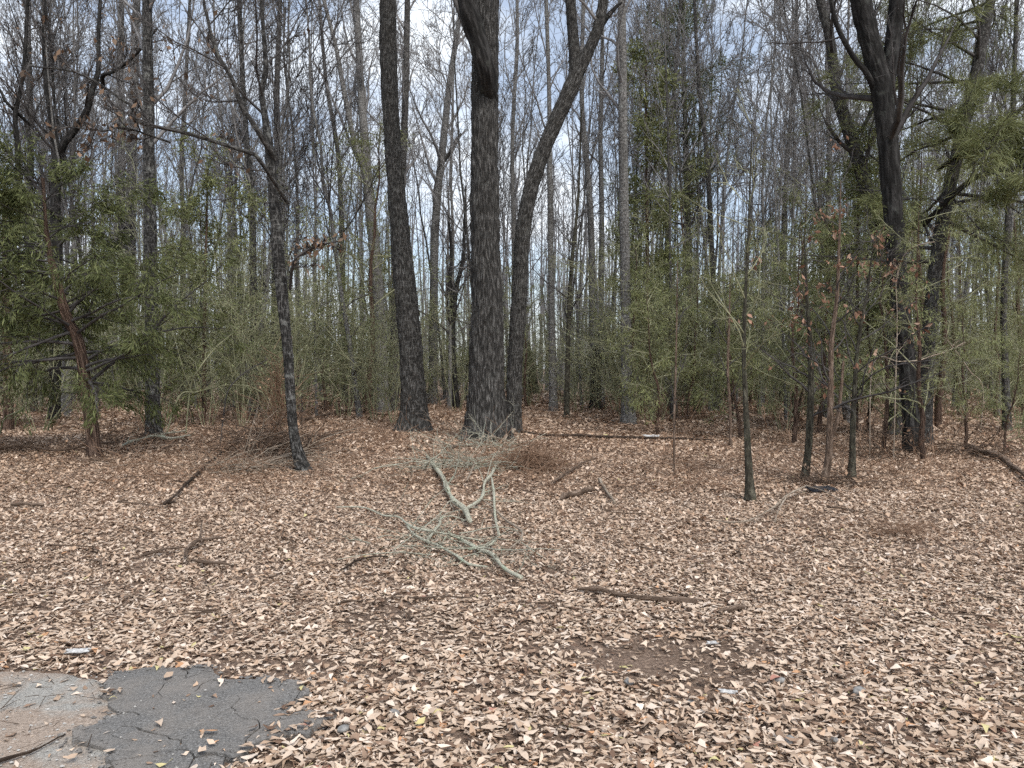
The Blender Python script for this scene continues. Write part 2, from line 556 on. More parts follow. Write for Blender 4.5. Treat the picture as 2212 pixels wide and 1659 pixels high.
for i, s in enumerate(seeds):
    # slab cell = outline clipped by bisectors, then crumbled edge
    cell = [s + np.array([math.cos(a), math.sin(a)]) * 3 for a in np.linspace(0, 6.283, 24, endpoint=False)]
    for j, q in enumerate(seeds):
        if j != i and len(cell) > 2:
            d = (q - s) / np.linalg.norm(q - s)
            cell = clip_half(cell, (s + q) / 2 - d * 0.0026 * (0.5 + (i * 7 + j * 7) % 3 * 0.5), d)
    cell = np.array(cell)
    dense = []
    for a in range(len(cell)):
        p, q = cell[a], cell[(a + 1) % len(cell)]
        m_ = max(1, int(np.linalg.norm(q - p) / 0.03))
        dense += [p + (q - p) * u for u in np.linspace(0, 1, m_, endpoint=False)]
    dense = warp2(np.array(dense))
    # keep inside the outline by pulling vertices towards the seed
    sc_ = warp2(s[None])[0]
    u0, u1 = np.zeros(len(dense)), np.ones(len(dense))
    u0[inside(ap, dense)] = 1.0
    for _ in range(12):
        um = (u0 + u1) / 2
        ok = inside(ap, sc_ + (dense - sc_) * um[:, None])
        u0, u1 = np.where(ok, um, u0), np.where(ok, u1, um)
    dense = sc_ + (dense - sc_) * u0[:, None]
    n = len(dense)
    zt = 0.032 + r7.uniform(-0.003, 0.003)
    tilt = r7.normal(size=2) * 0.0015
    top = np.c_[sc_ + (dense - sc_) * 0.996, zt + (dense - sc_) @ tilt]
    rim = np.c_[dense, zt - 0.003 + (dense - sc_) @ tilt]
    bot = np.c_[dense, np.full(n, -0.02)]
    Vv = np.vstack([top, rim, bot])
    fs = [list(range(n))]
    for a in range(n):
        b_ = (a + 1) % n
        fs += [(a, n + a, n + b_, b_), (n + a, 2 * n + a, 2 * n + b_, n + b_)]
    me = bpy.data.meshes.new("asphalt_slab")
    me.from_pydata([tuple(v) for v in Vv], [], fs)
    bm_ = bmesh.new(); bm_.from_mesh(me); bmesh.ops.recalc_face_normals(bm_, faces=bm_.faces); bm_.to_mesh(me); bm_.free()
    me.materials.append(M['asphalt'])
    obj("slab", me, asphalt)

# ------------------------------------------------------------------ leaf litter
def leaf_batch(pos, yaw, tilt_x, tilt_y, ln, wd, stations, rng, base_col, curl=1.0, lobed=True):
    """many leaves as curled, lobed strips: three points at every station along the midrib"""
    n = len(pos); S = stations
    s = np.linspace(0, 1, S)
    prof = np.sin(np.pi * np.clip(s * 0.94 + 0.03, 0, 1)) ** 0.7
    w = np.broadcast_to(prof, (n, S)).copy()
    if lobed and S >= 4:
        lob = np.where(np.arange(S) % 2 == 1, 1.0, 0.45)
        lob[0] = 0.3; lob[-1] = 0.5
        amt = 0.25 + rng.random((n, 1)) * 0.75
        w = w * (1 - amt + amt * lob)
    w *= 0.8 + 0.4 * rng.random((n, S))
    w *= wd[:, None] * 0.5
    cu = 0.15 + rng.random(n) ** 1.8 * 1.25
    k1 = rng.normal(size=n) * 0.5 * curl * cu              # curl along the midrib
    k2 = (rng.random(n) * 1.1 - 0.25) * curl * cu               # cup across
    tw = rng.normal(size=n) * 0.5 * curl
    L = np.zeros((n, S, 3, 3))
    sx = (s - 0.5)[None] * ln[:, None]
    side = rng.normal(size=(n, 1)) * 0.12 * ln[:, None] * ((s[None] - 0.5) * 2) ** 2
    for c, e in ((0, -1.0), (1, 0.0), (2, 1.0)):
        ww = w * e * (0.8 + 0.4 * rng.random((n, S)))
        th = tw[:, None] * (s[None] - 0.5) * 2
        L[:, :, c, 0] = sx + (0.18 * np.abs(ww) if lobed else 0)
        L[:, :, c, 1] = ww * np.cos(th) + side
        L[:, :, c, 2] = (k1[:, None] * (sx ** 2) / ln[:, None] * 1.6 + k2[:, None] * np.abs(ww) * 0.9 + ww * np.sin(th)
                         + rng.normal(size=(n, S)) * ln[:, None] * 0.03 * abs(e))
    cy, sy = np.cos(yaw), np.sin(yaw)
    ca, sa, cb, sb = np.cos(tilt_x), np.sin(tilt_x), np.cos(tilt_y), np.sin(tilt_y)
    X, Y, Z = L[..., 0], L[..., 1], L[..., 2]
    q = (slice(None), None, None)
    Y, Z = Y * ca[q] - Z * sa[q], Y * sa[q] + Z * ca[q]
    X, Z = X * cb[q] + Z * sb[q], -X * sb[q] + Z * cb[q]
    X, Y = X * cy[q] - Y * sy[q], X * sy[q] + Y * cy[q]
    W = np.stack([X, Y, Z], -1)
    zmin = W[..., 2].reshape(n, -1).min(1)
    W += pos[:, None, None, :]
    W[..., 2] -= (zmin * 0.8)[q]
    idx = np.arange(n * S * 3).reshape(n, S, 3)
    Q = np.concatenate([np.stack([idx[:, :-1, c], idx[:, 1:, c], idx[:, 1:, c + 1], idx[:, :-1, c + 1]], -1).reshape(n, -1, 4) for c in (0, 1)], 1)
    col = np.repeat(base_col, S * 3, axis=0)
    col = col * (0.92 + 0.16 * rng.random((len(col), 1)))
    return W.reshape(-1, 3), Q.reshape(-1, 4), col


def kite_batch(pos, yaw, tx, ty, ln, wd, rng, base_col):
    """far leaves: one folded four-point blade each"""
    n = len(pos)
    L = np.zeros((n, 4, 3))
    m = 0.4 + 0.2 * rng.random(n)
    fold = rng.normal(size=n) * 0.25 + 0.1
    L[:, 0, 0] = -0.5 * ln; L[:, 2, 0] = 0.5 * ln
    L[:, 0, 2] = rng.normal(size=n) * 0.15 * ln; L[:, 2, 2] = rng.normal(size=n) * 0.2 * ln
    for i, e in ((1, 1), (3, -1)):
        w = wd * 0.55 * (0.6 + 0.7 * rng.random(n))
        L[:, i, 0] = (m - 0.5) * ln + rng.normal(size=n) * 0.1 * ln
        L[:, i, 1] = e * w; L[:, i, 2] = fold * w
    X, Y, Z = L[..., 0], L[..., 1], L[..., 2]
    q = (slice(None), None)
    ca, sa, cb, sb, cy, sy = np.cos(tx)[q], np.sin(tx)[q], np.cos(ty)[q], np.sin(ty)[q], np.cos(yaw)[q], np.sin(yaw)[q]
    Y, Z = Y * ca - Z * sa, Y * sa + Z * ca
    X, Z = X * cb + Z * sb, -X * sb + Z * cb
    X, Y = X * cy - Y * sy, X * sy + Y * cy
    W = np.stack([X, Y, Z], -1)
    W[..., 2] -= W[..., 2].min(1, keepdims=True) * 0.8
    W += pos[:, None]
    return W.reshape(-1, 3), np.arange(n * 4).reshape(n, 4), np.repeat(base_col, 4, axis=0)


def leaf_colors(n, rng, odds=1.0, brown=0.0):
    pal = np.array([(0.60, 0.475, 0.368), (0.53, 0.408, 0.308), (0.44, 0.325, 0.236), (0.30, 0.203, 0.142), (0.70, 0.58, 0.475), (0.16, 0.10, 0.068), (0.47, 0.33, 0.228)])
    p0 = np.array([0.24, 0.22, 0.18, 0.12, 0.10, 0.08, 0.06]); p1 = np.array([0.16, 0.20, 0.22, 0.18, 0.06, 0.11, 0.07])
    p = p0 * (1 - brown) + p1 * brown
    c = pal[rng.choice(len(pal), n, p=p)] * (0.85 + 0.3 * rng.random((n, 1)))
    c = c * (1 - brown * np.array([0.06, 0.11, 0.15]))
    odd = rng.random(n) / max(odds, 1e-3)
    c[odd < 0.006] = (0.55, 0.31, 0.17)
    c[(odd > 0.006) & (odd < 0.012)] = (0.55, 0.48, 0.24)
    c[(odd > 0.012) & (odd < 0.0126)] = (0.40, 0.20, 0.15)
    return c


def ell(px, py, cx, cy, rx, ry):
    return np.clip(1.4 - np.sqrt(((px - cx) / rx) ** 2 + ((py - cy) / ry) ** 2), 0, 1)


def litter_keep(pos):                                      # share of leaves that stay, by place (bare soil, asphalt, verge)
    px, py, _ = project(pos)
    k = np.ones(len(pos))
    wn = (vnoise(pos[:, 0] * 5 + 60, pos[:, 1] * 5 + 60, 12) - 0.5) * 0.8 + (vnoise(pos[:, 0] * 14 + 60, pos[:, 1] * 14 + 60, 13) - 0.5) * 0.5
    k *= 1 - 0.78 * np.clip(ell(px, py, 1505, 1450, 230, 75) * 1.1 + wn - 0.05, 0, 1)
    k *= 1 - 0.7 * np.clip(ell(px, py, 1400, 1415, 150, 45) * 1.0 + wn - 0.1, 0, 1)
    k *= 1 - 0.75 * np.clip(ell(px, py, 800, 1345, 130, 38) * 1.1 + wn, 0, 1)
    k *= 1 - 0.6 * np.clip(ell(px, py, 1150, 1400, 160, 40) + wn - 0.2, 0, 1)
    k *= 1 - 0.6 * np.clip(ell(px, py, 560, 1445, 280, 30) * 1.3, 0, 1)
    k *= 1 - 0.5 * np.clip(ell(px, py, 2000, 1190, 120, 22), 0, 1)
    k *= 0.72 + 0.28 * (vnoise(pos[:, 0] * 0.9 + 100, pos[:, 1] * 0.9 + 100, 8) > 0.3)
    a = inside(ap, pos[:, :2] )
    edge = np.clip(1 - np.min(np.hypot(pos[a][:, None, 0] - ap[None, ::4, 0], pos[a][:, None, 1] - ap[None, ::4, 1]), axis=1) / 0.07, 0, 1)
    k[a] *= 0.02 + 0.45 * edge * (vnoise(pos[a][:, 0] * 4, pos[a][:, 1] * 4 + 20, 77) > 0.45)
    sd = inside(sp_[:, :2], pos[:, :2])
    k[sd & ~a] *= 0.05
    return k


litter = Geo()
front = []
# (near, far, leaves per m2, size factor, stations)
for (d0, d1, dens, sz, st) in ((2.6, 4.0, 3400, 0.455, 4), (4.0, 5.4, 3300, 0.44, 3), (5.4, 6.8, 3300, 0.43, 2), (6.8, 9.5, 2400, 0.48, 2), (9.5, 14, 1400, 0.56, 2), (14, 20, 520, 0.86, 2), (20, 31, 135, 1.5, 2), (31, 48, 40, 2.4, 2)):
    rng = np.random.default_rng(int(d0 * 10) + 3)
    hw = 0.74
    ext = 0.5 if d0 < 8 else 0.7
    area = (d1 - d0) * 2 * (hw * (d1 + d0) / 2 + ext)
    n = int(dens * area * 1.12)
    y = d0 + (d1 - d0) * rng.random(n)
    x = (rng.random(n) * 2 - 1) * (hw * d1 + ext)
    ok = np.abs(x) < hw * y + ext
    x, y = x[ok], y[ok]
    pos = np.stack([x, y, terrain(x, y)], -1)
    keep = rng.random(len(pos)) < litter_keep(pos)
    pos = pos[keep]
    on_slab = inside(ap, pos[:, :2])
    pos[:, 2] += 0.003 + rng.random(len(pos)) ** 1.5 * 0.024 + on_slab * 0.0
    pos[on_slab, 2] = 0.036
    n = len(pos)
    ln = (0.05 + 0.115 * rng.random(n) ** 2.0) * sz
    wd = ln * (0.28 + 0.36 * rng.random(n))
    fl = 0.05 + 0.15 * rng.random(n)
    tx, ty = rng.normal(size=n) * fl, rng.normal(size=n) * fl
    cols = leaf_colors(n, rng, 2.0 if d0 < 3 else 0.5 if d0 < 6 else 0.12, float(np.clip((d0 - 4.0) / 5.5, 0, 1)))
    if st > 2:
        Vb, Qb, cb = leaf_batch(pos, rng.random(n) * 6.283, tx, ty, ln, wd, st, rng, cols)
    else:
        Vb, Qb, cb = kite_batch(pos, rng.random(n) * 6.283, tx, ty, ln, wd, rng, cols)
    if d0 < 3:                                             # nearest, largest leaves become pieces of their own
        px, py, dist = project(pos)
        vis = (px > 30) & (px < 2180) & (py > 1000) & (py < 1645)
        score = np.where(vis, ln * wd / dist ** 2 * (0.4 + pos[:, 2] / 0.03), 0)
        pick = np.argsort(-score)[:300]
        m_ = np.zeros(n, bool); m_[pick] = True
        nv = st * 3; nq = (st - 1) * 2
        Vr, Qr, cr = Vb.reshape(n, nv, 3), Qb.reshape(n, nq, 4), cb.reshape(n, nv, 3)
        q0 = Qr[0]
        for a in pick:
            Vl = Vr[a] + np.array([0, 0, 0.012])
            front.append((pos[a] + np.array([0, 0, 0.012]), Vl - pos[a] - np.array([0, 0, 0.012]), q0, cr[a]))
        rest = np.where(~m_)[0]
        Vb, cb = Vr[rest].reshape(-1, 3), cr[rest].reshape(-1, 3)
        Qb = (q0[None] + (np.arange(len(rest)) * nv)[:, None, None]).reshape(-1, 4)
    litter.add(Vb, Qb, None, cb)
litter_o = obj("leaf_litter", litter.mesh("leaf_litter", M['leaf']), kind="stuff", label="tan dry oak leaves carpeting the whole forest floor", category="leaf litter")
for p, Vl, q0, c in front:
    o = obj("leaf", make_mesh("leaf", Vl, q0, col=c, mat=M['leaf']), litter_o)
    o.location = p

# small dark crumbs, bark chips and pine needles lying between the leaves
rng = np.random.default_rng(55)
cr = Geo()
n = 6000
y = 1.8 + 8.5 * rng.random(n) ** 0.8; x = (rng.random(n) * 2 - 1) * (0.74 * y + 0.8)
a = rng.random(n) * 6.283; l = 0.02 + 0.07 * rng.random(n) ** 2
z = terrain(x, y) + 0.012 + 0.03 * rng.random(n)
sel = ~inside(ap, np.c_[x, y])
P0 = np.stack([x, y, z], -1)[sel]; dd = (np.stack([np.cos(a), np.sin(a), rng.normal(size=n) * 0.2], -1) * l[:, None])[sel]
P = np.stack([P0 - dd, P0 + dd], 1)
cr.tube(P, np.broadcast_to(np.array([0.0014, 0.0009]), P.shape[:2]) * (0.6 + 1.2 * rng.random((len(P), 1))), 3)
obj("needle_debris", cr.mesh("needle_debris", M['stick_brown']), kind="stuff", label="thin brown needles and twig crumbs scattered among the leaves", category="debris")

rng = np.random.default_rng(57)
n = 16000
y = 2.2 + 8.5 * rng.random(n) ** 0.8; x = (rng.random(n) * 2 - 1) * (0.74 * y + 0.6)
sel = ~inside(ap, np.c_[x, y]) & (~inside(sp_[:, :2], np.c_[x, y]) | (rng.random(n) < 0.25))
x, y = x[sel], y[sel]; n = len(x)
pos = np.stack([x, y, terrain(x, y) + 0.004 + 0.016 * rng.random(n) * ~inside(sp_[:, :2], np.c_[x, y]) + 0.012 * inside(sp_[:, :2], np.c_[x, y])], -1)
l = 0.012 + 0.03 * rng.random(n) ** 1.6
Vb, Qb, cb = kite_batch(pos, rng.random(n) * 6.283, rng.normal(size=n) * 0.35, rng.normal(size=n) * 0.35, l, l * (0.3 + 0.5 * rng.random(n)), rng, leaf_colors(n, rng, 0.01) * 0.85)
obj("leaf_crumbs", make_mesh("leaf_crumbs", Vb, Qb, col=cb, mat=M['leaf']), kind="stuff", label="broken leaf crumbs lying on bare soil between the leaves", category="debris")
n = 900
y = 4.5 + 20 * rng.random(n) ** 1.1; x = (rng.random(n) * 2 - 1) * (0.74 * y + 0.6)
a = rng.random(n) * 6.283; l = (0.08 + 0.42 * rng.random(n) ** 2) * np.where(x < 0.05 * y, 1.25, 0.9)
dd = np.stack([np.cos(a), np.sin(a), rng.normal(size=n) * 0.06], -1) * l[:, None] / 2
P0 = np.stack([x, y, terrain(x, y) + 0.045], -1)
P = np.stack([P0 - dd, P0 + rng.normal(size=P0.shape) * np.array([0.04, 0.04, 0.008]) * (l[:, None] * 2), P0 + dd], 1)
tw_ = Geo().tube(P, np.array([1.0, 0.8, 0.5])[None] * (0.0022 + 0.0075 * rng.random((n, 1)) ** 2.5), 4)
obj("twig_litter", tw_.mesh("twig_litter", M['stick_brown']), kind="stuff", label="short thin dead twigs strewn over the leaf floor", category="twigs")

# grit on the bare verge
rng = np.random.default_rng(56)
gr = Geo()
n = 2600
q = lo + np.array([-1.2, -0.2]) + (hi - lo + np.array([1.6, 0.4])) * rng.random((n, 2))
q = q[inside(sp_[:, :2], q)]
onA = inside(ap, q)
q = q[~onA | (rng.random(len(q)) < 0.12)]
onA = inside(ap, q)
r_ = 0.002 + 0.007 * rng.random(len(q)) ** 3
cz = np.where(onA, 0.032, 0.014) + r_ * 0.3
oct_ = np.array([(1, 0, 0), (0, 1, 0), (-1, 0, 0), (0, -1, 0), (0, 0, 1), (0, 0, -1)], float)
Vg = (np.c_[q, cz])[:, None, :] + oct_[None] * r_[:, None, None] * (0.6 + 0.7 * rng.random((len(q), 6, 1))) * np.array([1.2, 1.0, 0.7])
chips_c = ap[rng.integers(0, len(ap), 420)] + rng.normal(size=(420, 2)) * 0.03
chips_r = 0.004 + 0.014 * rng.random(420) ** 2.5
Vc = (np.c_[chips_c, np.where(inside(ap, chips_c), 0.032, 0.016) + chips_r * 0.3])[:, None, :] + oct_[None] * chips_r[:, None, None] * (0.6 + 0.7 * rng.random((420, 6, 1))) * np.array([1.2, 1.0, 0.6])
fq = np.array([(0, 1, 4, 4), (1, 2, 4, 4), (2, 3, 4, 4), (3, 0, 4, 4), (1, 0, 5, 5), (2, 1, 5, 5), (3, 2, 5, 5), (0, 3, 5, 5)])[:, :3]
Qg = (fq[None] + (np.arange(len(q)) * 6)[:, None, None]).reshape(-1, 3)
Qc = (fq[None] + (np.arange(420) * 6)[:, None, None]).reshape(-1, 3)
obj("asphalt_crumbs", make_mesh("asphalt_crumbs", Vc.reshape(-1, 3), Qc, smooth=False, mat=M['asphalt']), kind="stuff", label="dark crumbs broken from the asphalt patch's rim", category="gravel")
M['grit'] = plain("grit_stone", (0.22, 0.21, 0.19), (0.5, 0.48, 0.45), 40)
obj("gravel", make_mesh("gravel", Vg.reshape(-1, 3), Qg, smooth=False, mat=M['grit']), kind="stuff", label="pale grit strewn over the sandy verge beside the asphalt", category="gravel")

# ------------------------------------------------------------------ trees
PXM = K / F_PX                                             # metres per measured pixel per metre of depth


def path3(pts, Y, depth_bow=0.0):
    """measured (x, y, width) points at depth Y -> rows (x, y, z, radius)"""
    out = []
    for i, (x, y, w) in enumerate(pts):
        p = at(x, y, Y + depth_bow * i)
        out.append((*p, w * PXM * Y / 2))
    return np.array(out)


def extend(C, top, r_end):
    d = C[-1, :3] - C[-2, :3]; d = d / np.linalg.norm(d)
    d = norm(d + np.array([0, 0, 0.6]))
    h = top - C[-1, 2]
    if h <= 0.3:
        return C
    n = 4
    rows = [C]
    for i in range(1, n + 1):
        p = C[-1, :3] + d * (h / d[2]) * i / n
        rows.append(np.array([[*p, C[-1, 3] + (r_end - C[-1, 3]) * i / n]]))
    return np.vstack(rows)


def trunk_mesh(name, C, mat, sides, step, ridge=0.0, nridge=20, flare=0.5, seed=0, root=True, fl_h=0.22):
    L = np.linalg.norm(np.diff(C[:, :3], axis=0), axis=1).sum()
    n = max(8, int(L / step))
    S_ = spline(C, n)
    P, R = S_[:, :3].copy(), np.maximum(S_[:, 3], 0.004)
    wob = np.random.default_rng(seed)
    V, Q, uv = tubes(P[None], R[None], sides)
    V = V.reshape(n, sides, 3)
    h = np.clip(P[:, 2] - float(terrain(P[0, 0], P[0, 1])), 0, None) if root else np.full(n, 99.0)
    u = np.arange(sides) / sides
    arc = np.concatenate([[0], np.cumsum(np.linalg.norm(np.diff(P, axis=0), axis=1))])
    U2, A2 = np.meshgrid(u, arc)
    k = np.ones((n, sides))
    k += (vnoise(U2 * 4, A2 * 0.9 + seed, seed, 4) - 0.5) * 0.10
    lob = 0.55 + 0.9 * vnoise(U2 * 6, A2 * 0.3 + seed, seed + 5, 6)
    k += flare * np.exp(-h / fl_h)[:, None] * lob
    V = P[:, None] + (V - P[:, None]) * k[..., None]
    if ridge:
        w = vnoise(U2 * nridge * 0.5, A2 * 2.0, seed + 1, max(1, int(nridge * 0.5))) - 0.5
        a = vnoise(U2 * nridge + w * 2.0 + 0.0, A2 * 3.4 + 3, seed + 2, nridge)
        b = vnoise(U2 * nridge * 2 + w * 2.0, A2 * 9 + 1, seed + 3, nridge * 2)
        rg = np.abs(2 * a - 1) * 0.75 + np.abs(2 * b - 1) * 0.25
        out = norm(V - P[:, None])
        taper = np.clip(R / R[max(1, n // 6)], 0.25, 1)[:, None, None]
        V = V + out * ((rg - 0.45) * ridge)[..., None] * taper
    uv = uv.copy().reshape(n, sides, 2)
    uv[..., 0] = u[None] * R[n // 3] * 6.283
    return make_mesh(name, V.reshape(-1, 3), Q, uv.reshape(-1, 2), mat=mat), P, R


def limb_from(C, n=14):
    S_ = spline(C, n)
    return S_[None, :, :3], np.maximum(S_[None, :, 3], 0.004)


def crown_geo(P, R, rng, k1, t0, t1, lr, ang, up, k2=6, k3=4, k4=2, rmin=0.0075, g=None, l2=0.42, sp=(0.55, 0.7), wig=0.14, n1=7):
    """boughs, branches and twigs on the stems (P, R)"""
    g = g or Geo()
    A, Ra = kids(P, R, k1, t0, t1, lr, ang, n1, 0.42, up, wig, rmin * 1.6, rng)
    g.tube(A, Ra, 4)
    B, Rb = kids(A, Ra, k2, 0.15, 1.0, l2, sp[0], 5, 0.5, up * 0.8, wig * 1.3, rmin * 1.1, rng, 0.55)
    g.tube(B, Rb, 3)
    last = B, Rb
    if k3:
        Cc, Rc = kids(B, Rb, k3, 0.15, 1.0, 0.5, sp[1], 4, 0.55, up * 0.6, wig * 1.5, rmin * 0.8, rng, 0.5)
        g.tube(Cc, Rc, 3)
        last = Cc, Rc
        if k4:
            D, Rd = kids(Cc, Rc, k4, 0.2, 1.0, 0.6, 0.7, 2, 0.7, up * 0.4, wig * 1.5, rmin * 0.6, rng, 0.4)
            g.tube(D, Rd, 3)
            last = D, Rd
    return g, last


def hang_leaves(tips, rng, n, size, cols, mat, name, droop=1.0, narrow=0.4, jitter=0.05, up=0.0, align=0.0, clump=0):
    P = tips
    if clump:
        P = P[rng.choice(P.shape[0], min(clump, P.shape[0]), replace=False)]
    i = rng.integers(0, P.shape[0], n); j = rng.integers(0, P.shape[1] - 1, n); f = rng.random((n, 1))
    p = P[i, j] * (1 - f) + P[i, j + 1] * f + rng.normal(size=(n, 3)) * jitter
    d = norm(rng.normal(size=(n, 3)) * (0.7 - 0.3 * align) + np.array([0, 0, -droop + up]) + norm(P[i, j + 1] - P[i, j]) * align)
    s = norm(np.cross(d, rng.normal(size=(n, 3))))
    nn = np.cross(d, s)
    l = size * (0.6 + 0.8 * rng.random((n, 1))); w = l * narrow * (0.7 + 0.6 * rng.random((n, 1)))
    V = np.stack([p, p + d * l * 0.5 + s * w * 0.5 + nn * w * 0.15, p + d * l, p + d * l * 0.5 - s * w * 0.5 + nn * w * 0.15], 1)
    col = cols[rng.integers(0, len(cols), n)] * (0.75 + 0.5 * rng.random((n, 1)))
    return V.reshape(-1, 3), np.arange(n * 4).reshape(n, 4), np.repeat(col, 4, axis=0)


DEAD = np.array([(0.10, 0.07, 0.05), (0.16, 0.11, 0.075), (0.22, 0.14, 0.09)])
RUST = np.array([(0.20, 0.105, 0.065), (0.30, 0.175, 0.12), (0.16, 0.08, 0.05), (0.36, 0.24, 0.17)])
OLIVE = np.array([(0.15, 0.172, 0.075), (0.195, 0.22, 0.105), (0.115, 0.135, 0.06), (0.27, 0.285, 0.16)])
CEDAR = np.array([(0.08, 0.094, 0.033), (0.112, 0.127, 0.047), (0.155, 0.168, 0.068)])
PINE = np.array([(0.13, 0.143, 0.056), (0.175, 0.188, 0.078), (0.24, 0.25, 0.115)])

ANCHORS = []                                               # (pixel x at eye level, how one would call it)


def hero(name, label, pts, mat, top, crown=None, limbs=(), sides=20, step=0.12, ridge=0.0, nridge=20, flare=0.35, seed=1, twig='twig_grey',
         r_end=0.03, dead=0, bow=0.0, cat="tree", group=None, anchor=None, fl_h=0.22, extra=None, D=None):
    bx, by, bw = pts[0]
    base = on_ground(bx, by)
    Y = D or base[1]
    if D:
        p = at(bx, by, D); base = np.array([p[0], D, float(terrain(p[0], D))])
    C = path3(pts, Y, bow)
    C[0, :3] = (base[0], base[1], base[2])
    below = C[0].copy(); below[2] -= 0.35
    below[:2] -= (C[1, :2] - C[0, :2]) / max(C[1, 2] - C[0, 2], 0.1) * 0.35
    C = np.vstack([below, C])
    C = extend(C, top, r_end)
    root = thing(name, label, cat, tuple(base), group)
    off = np.array([*base, 0])
    Cl = C - off
    tz = Cl.copy()
    me, P, R = trunk_mesh("trunk", C, mat, sides, step, ridge, nridge, flare, seed, True, fl_h)
    me.transform(__import__('mathutils').Matrix.Translation(-base_vec(base)))
    obj("trunk", me, root)
    rng = np.random.default_rng(seed + 100)
    stems = [(P[None, ::max(1, len(P) // 40)], R[None, ::max(1, len(P) // 40)])]
    lim = []
    for lp in limbs:
        lm = mat if len(lp) < 3 else lp[2]
        LC = path3(lp[0], Y - (lp[3] if len(lp) > 3 else 0.0), lp[4] if len(lp) > 4 else 0.03)
        LC[0, 1] = Y
        LC = extend(LC, lp[1], 0.02) if lp[1] else LC
        sd = 24 if LC[0, 3] > 0.12 else 10
        lme, LP, LR = trunk_mesh("limb", LC, lm, sd, max(0.05, step), ridge * 0.6 if LC[0, 3] > 0.1 else 0, max(8, nridge // 2), 0, seed + 7, False)
        lme.transform(__import__('mathutils').Matrix.Translation(-base_vec(base)))
        obj("limb", lme, root)
        lim.append((LP, LR))
    if crown:
        g = Geo()
        tips = []
        cp = dict(k1=14, t0=0.45, t1=0.98, lr=0.25, ang=0.75, up=0.10)
        cp.update(crown)
        lk = cp.pop('limb_k', 8); llr = cp.pop('limb_lr', 0.45)
        g, last = crown_geo(stems[0][0], stems[0][1], rng, g=g, **cp)
        tips.append(last[0])
        for LP, LR in lim:
            c2 = dict(cp); c2.update(k1=lk, t0=0.12, t1=1.0, lr=llr)
            step_ = max(1, len(LP) // 16)
            g, last = crown_geo(LP[None, ::step_], LR[None, ::step_], rng, g=g, **c2)
            tips.append(last[0])
        cm = g.mesh("crown", M[twig])
        cm.transform(__import__('mathutils').Matrix.Translation(-base_vec(base)))
        co = obj("crown", cm, root)
        if dead:
            Vd = Geo()
            for tp in tips:
                Vd.add(*(lambda a: (a[0], a[1], None, a[2]))(hang_leaves(tp, rng, dead // len(tips), 0.10, DEAD, None, "", 1.0, 0.45)))
            dm = Vd.mesh("dead_leaves", M['leaf'])
            dm.transform(__import__('mathutils').Matrix.Translation(-base_vec(base)))
            obj("dead_leaves", dm, root, kind="stuff")
    if anchor:
        ANCHORS.append((float(project(base[None])[0][0]), anchor))
    return root, base, Y, lim, (P, R)


def base_vec(b):
    return __import__('mathutils').Vector(b)


# --- the large trees, measured in the photograph
hero("oak_tree", "massive straight oak with dark ridged bark and a knot, centre of the wood",
     [(1052, 950, 82), (1051, 900, 80), (1050, 820, 75), (1051, 700, 69), (1049, 560, 64), (1047, 420, 60), (1047, 280, 58), (1049, 130, 57), (1050, 0, 56)],
     M['oak'], 21, dict(k1=16, t0=0.55, lr=0.26, ang=0.8), [([(1056, 205, 40), (1048, 150, 42), (1030, 80, 44), (1012, 20, 42), (1000, -40, 40), (960, -160, 36)], 15, M['black'], 0.35, -0.12)],
     sides=120, step=0.08, ridge=0.06, nridge=24, flare=0.5, seed=3, twig='twig_dark', anchor="massive dark oak", fl_h=0.35)
hero("forked_tree", "curved grey tree beside the massive oak, leaning out to a high fork",
     [(1110, 936, 34), (1110, 860, 33), (1113, 780, 33), (1118, 700, 34), (1124, 600, 33), (1129, 510, 32), (1140, 440, 32), (1155, 380, 32), (1180, 310, 32), (1208, 245, 33), (1234, 190, 34), (1243, 150, 28), (1237, 70, 24), (1232, 0, 22)],
     M['flaky'], 17, dict(k1=10, t0=0.62, lr=0.22, limb_k=6, limb_lr=0.35), [([(1236, 185, 26), (1255, 145, 26), (1276, 100, 24), (1292, 60, 23), (1304, 0, 21)], 15, M['flaky'], 0.02, -0.02),
      ([(1292, 62, 15), (1311, 37, 12), (1330, 16, 8), (1344, 5, 3)], None, M['black'], 0.05, 0.0)],
     sides=64, step=0.06, ridge=0.024, nridge=15, flare=0.2, seed=4, twig='twig_grey', anchor="curved forked tree beside it")
hero("hickory_tree", "thick shaggy-barked tree leaning away from the massive oak, two dark trunks behind it",
     [(893, 932, 60), (895, 880, 55), (890, 800, 52), (884, 720, 50), (877, 640, 47), (869, 560, 44), (862, 480, 41), (855, 400, 38), (848, 300, 36), (842, 200, 36), (838, 100, 36), (838, 0, 35)],
     M['flaky'], 22, dict(k1=14, t0=0.55, lr=0.24), (), sides=96, step=0.085, ridge=0.05, nridge=20, flare=0.45, seed=5, twig='twig_grey', anchor="thick shaggy leaning tree", fl_h=0.3)
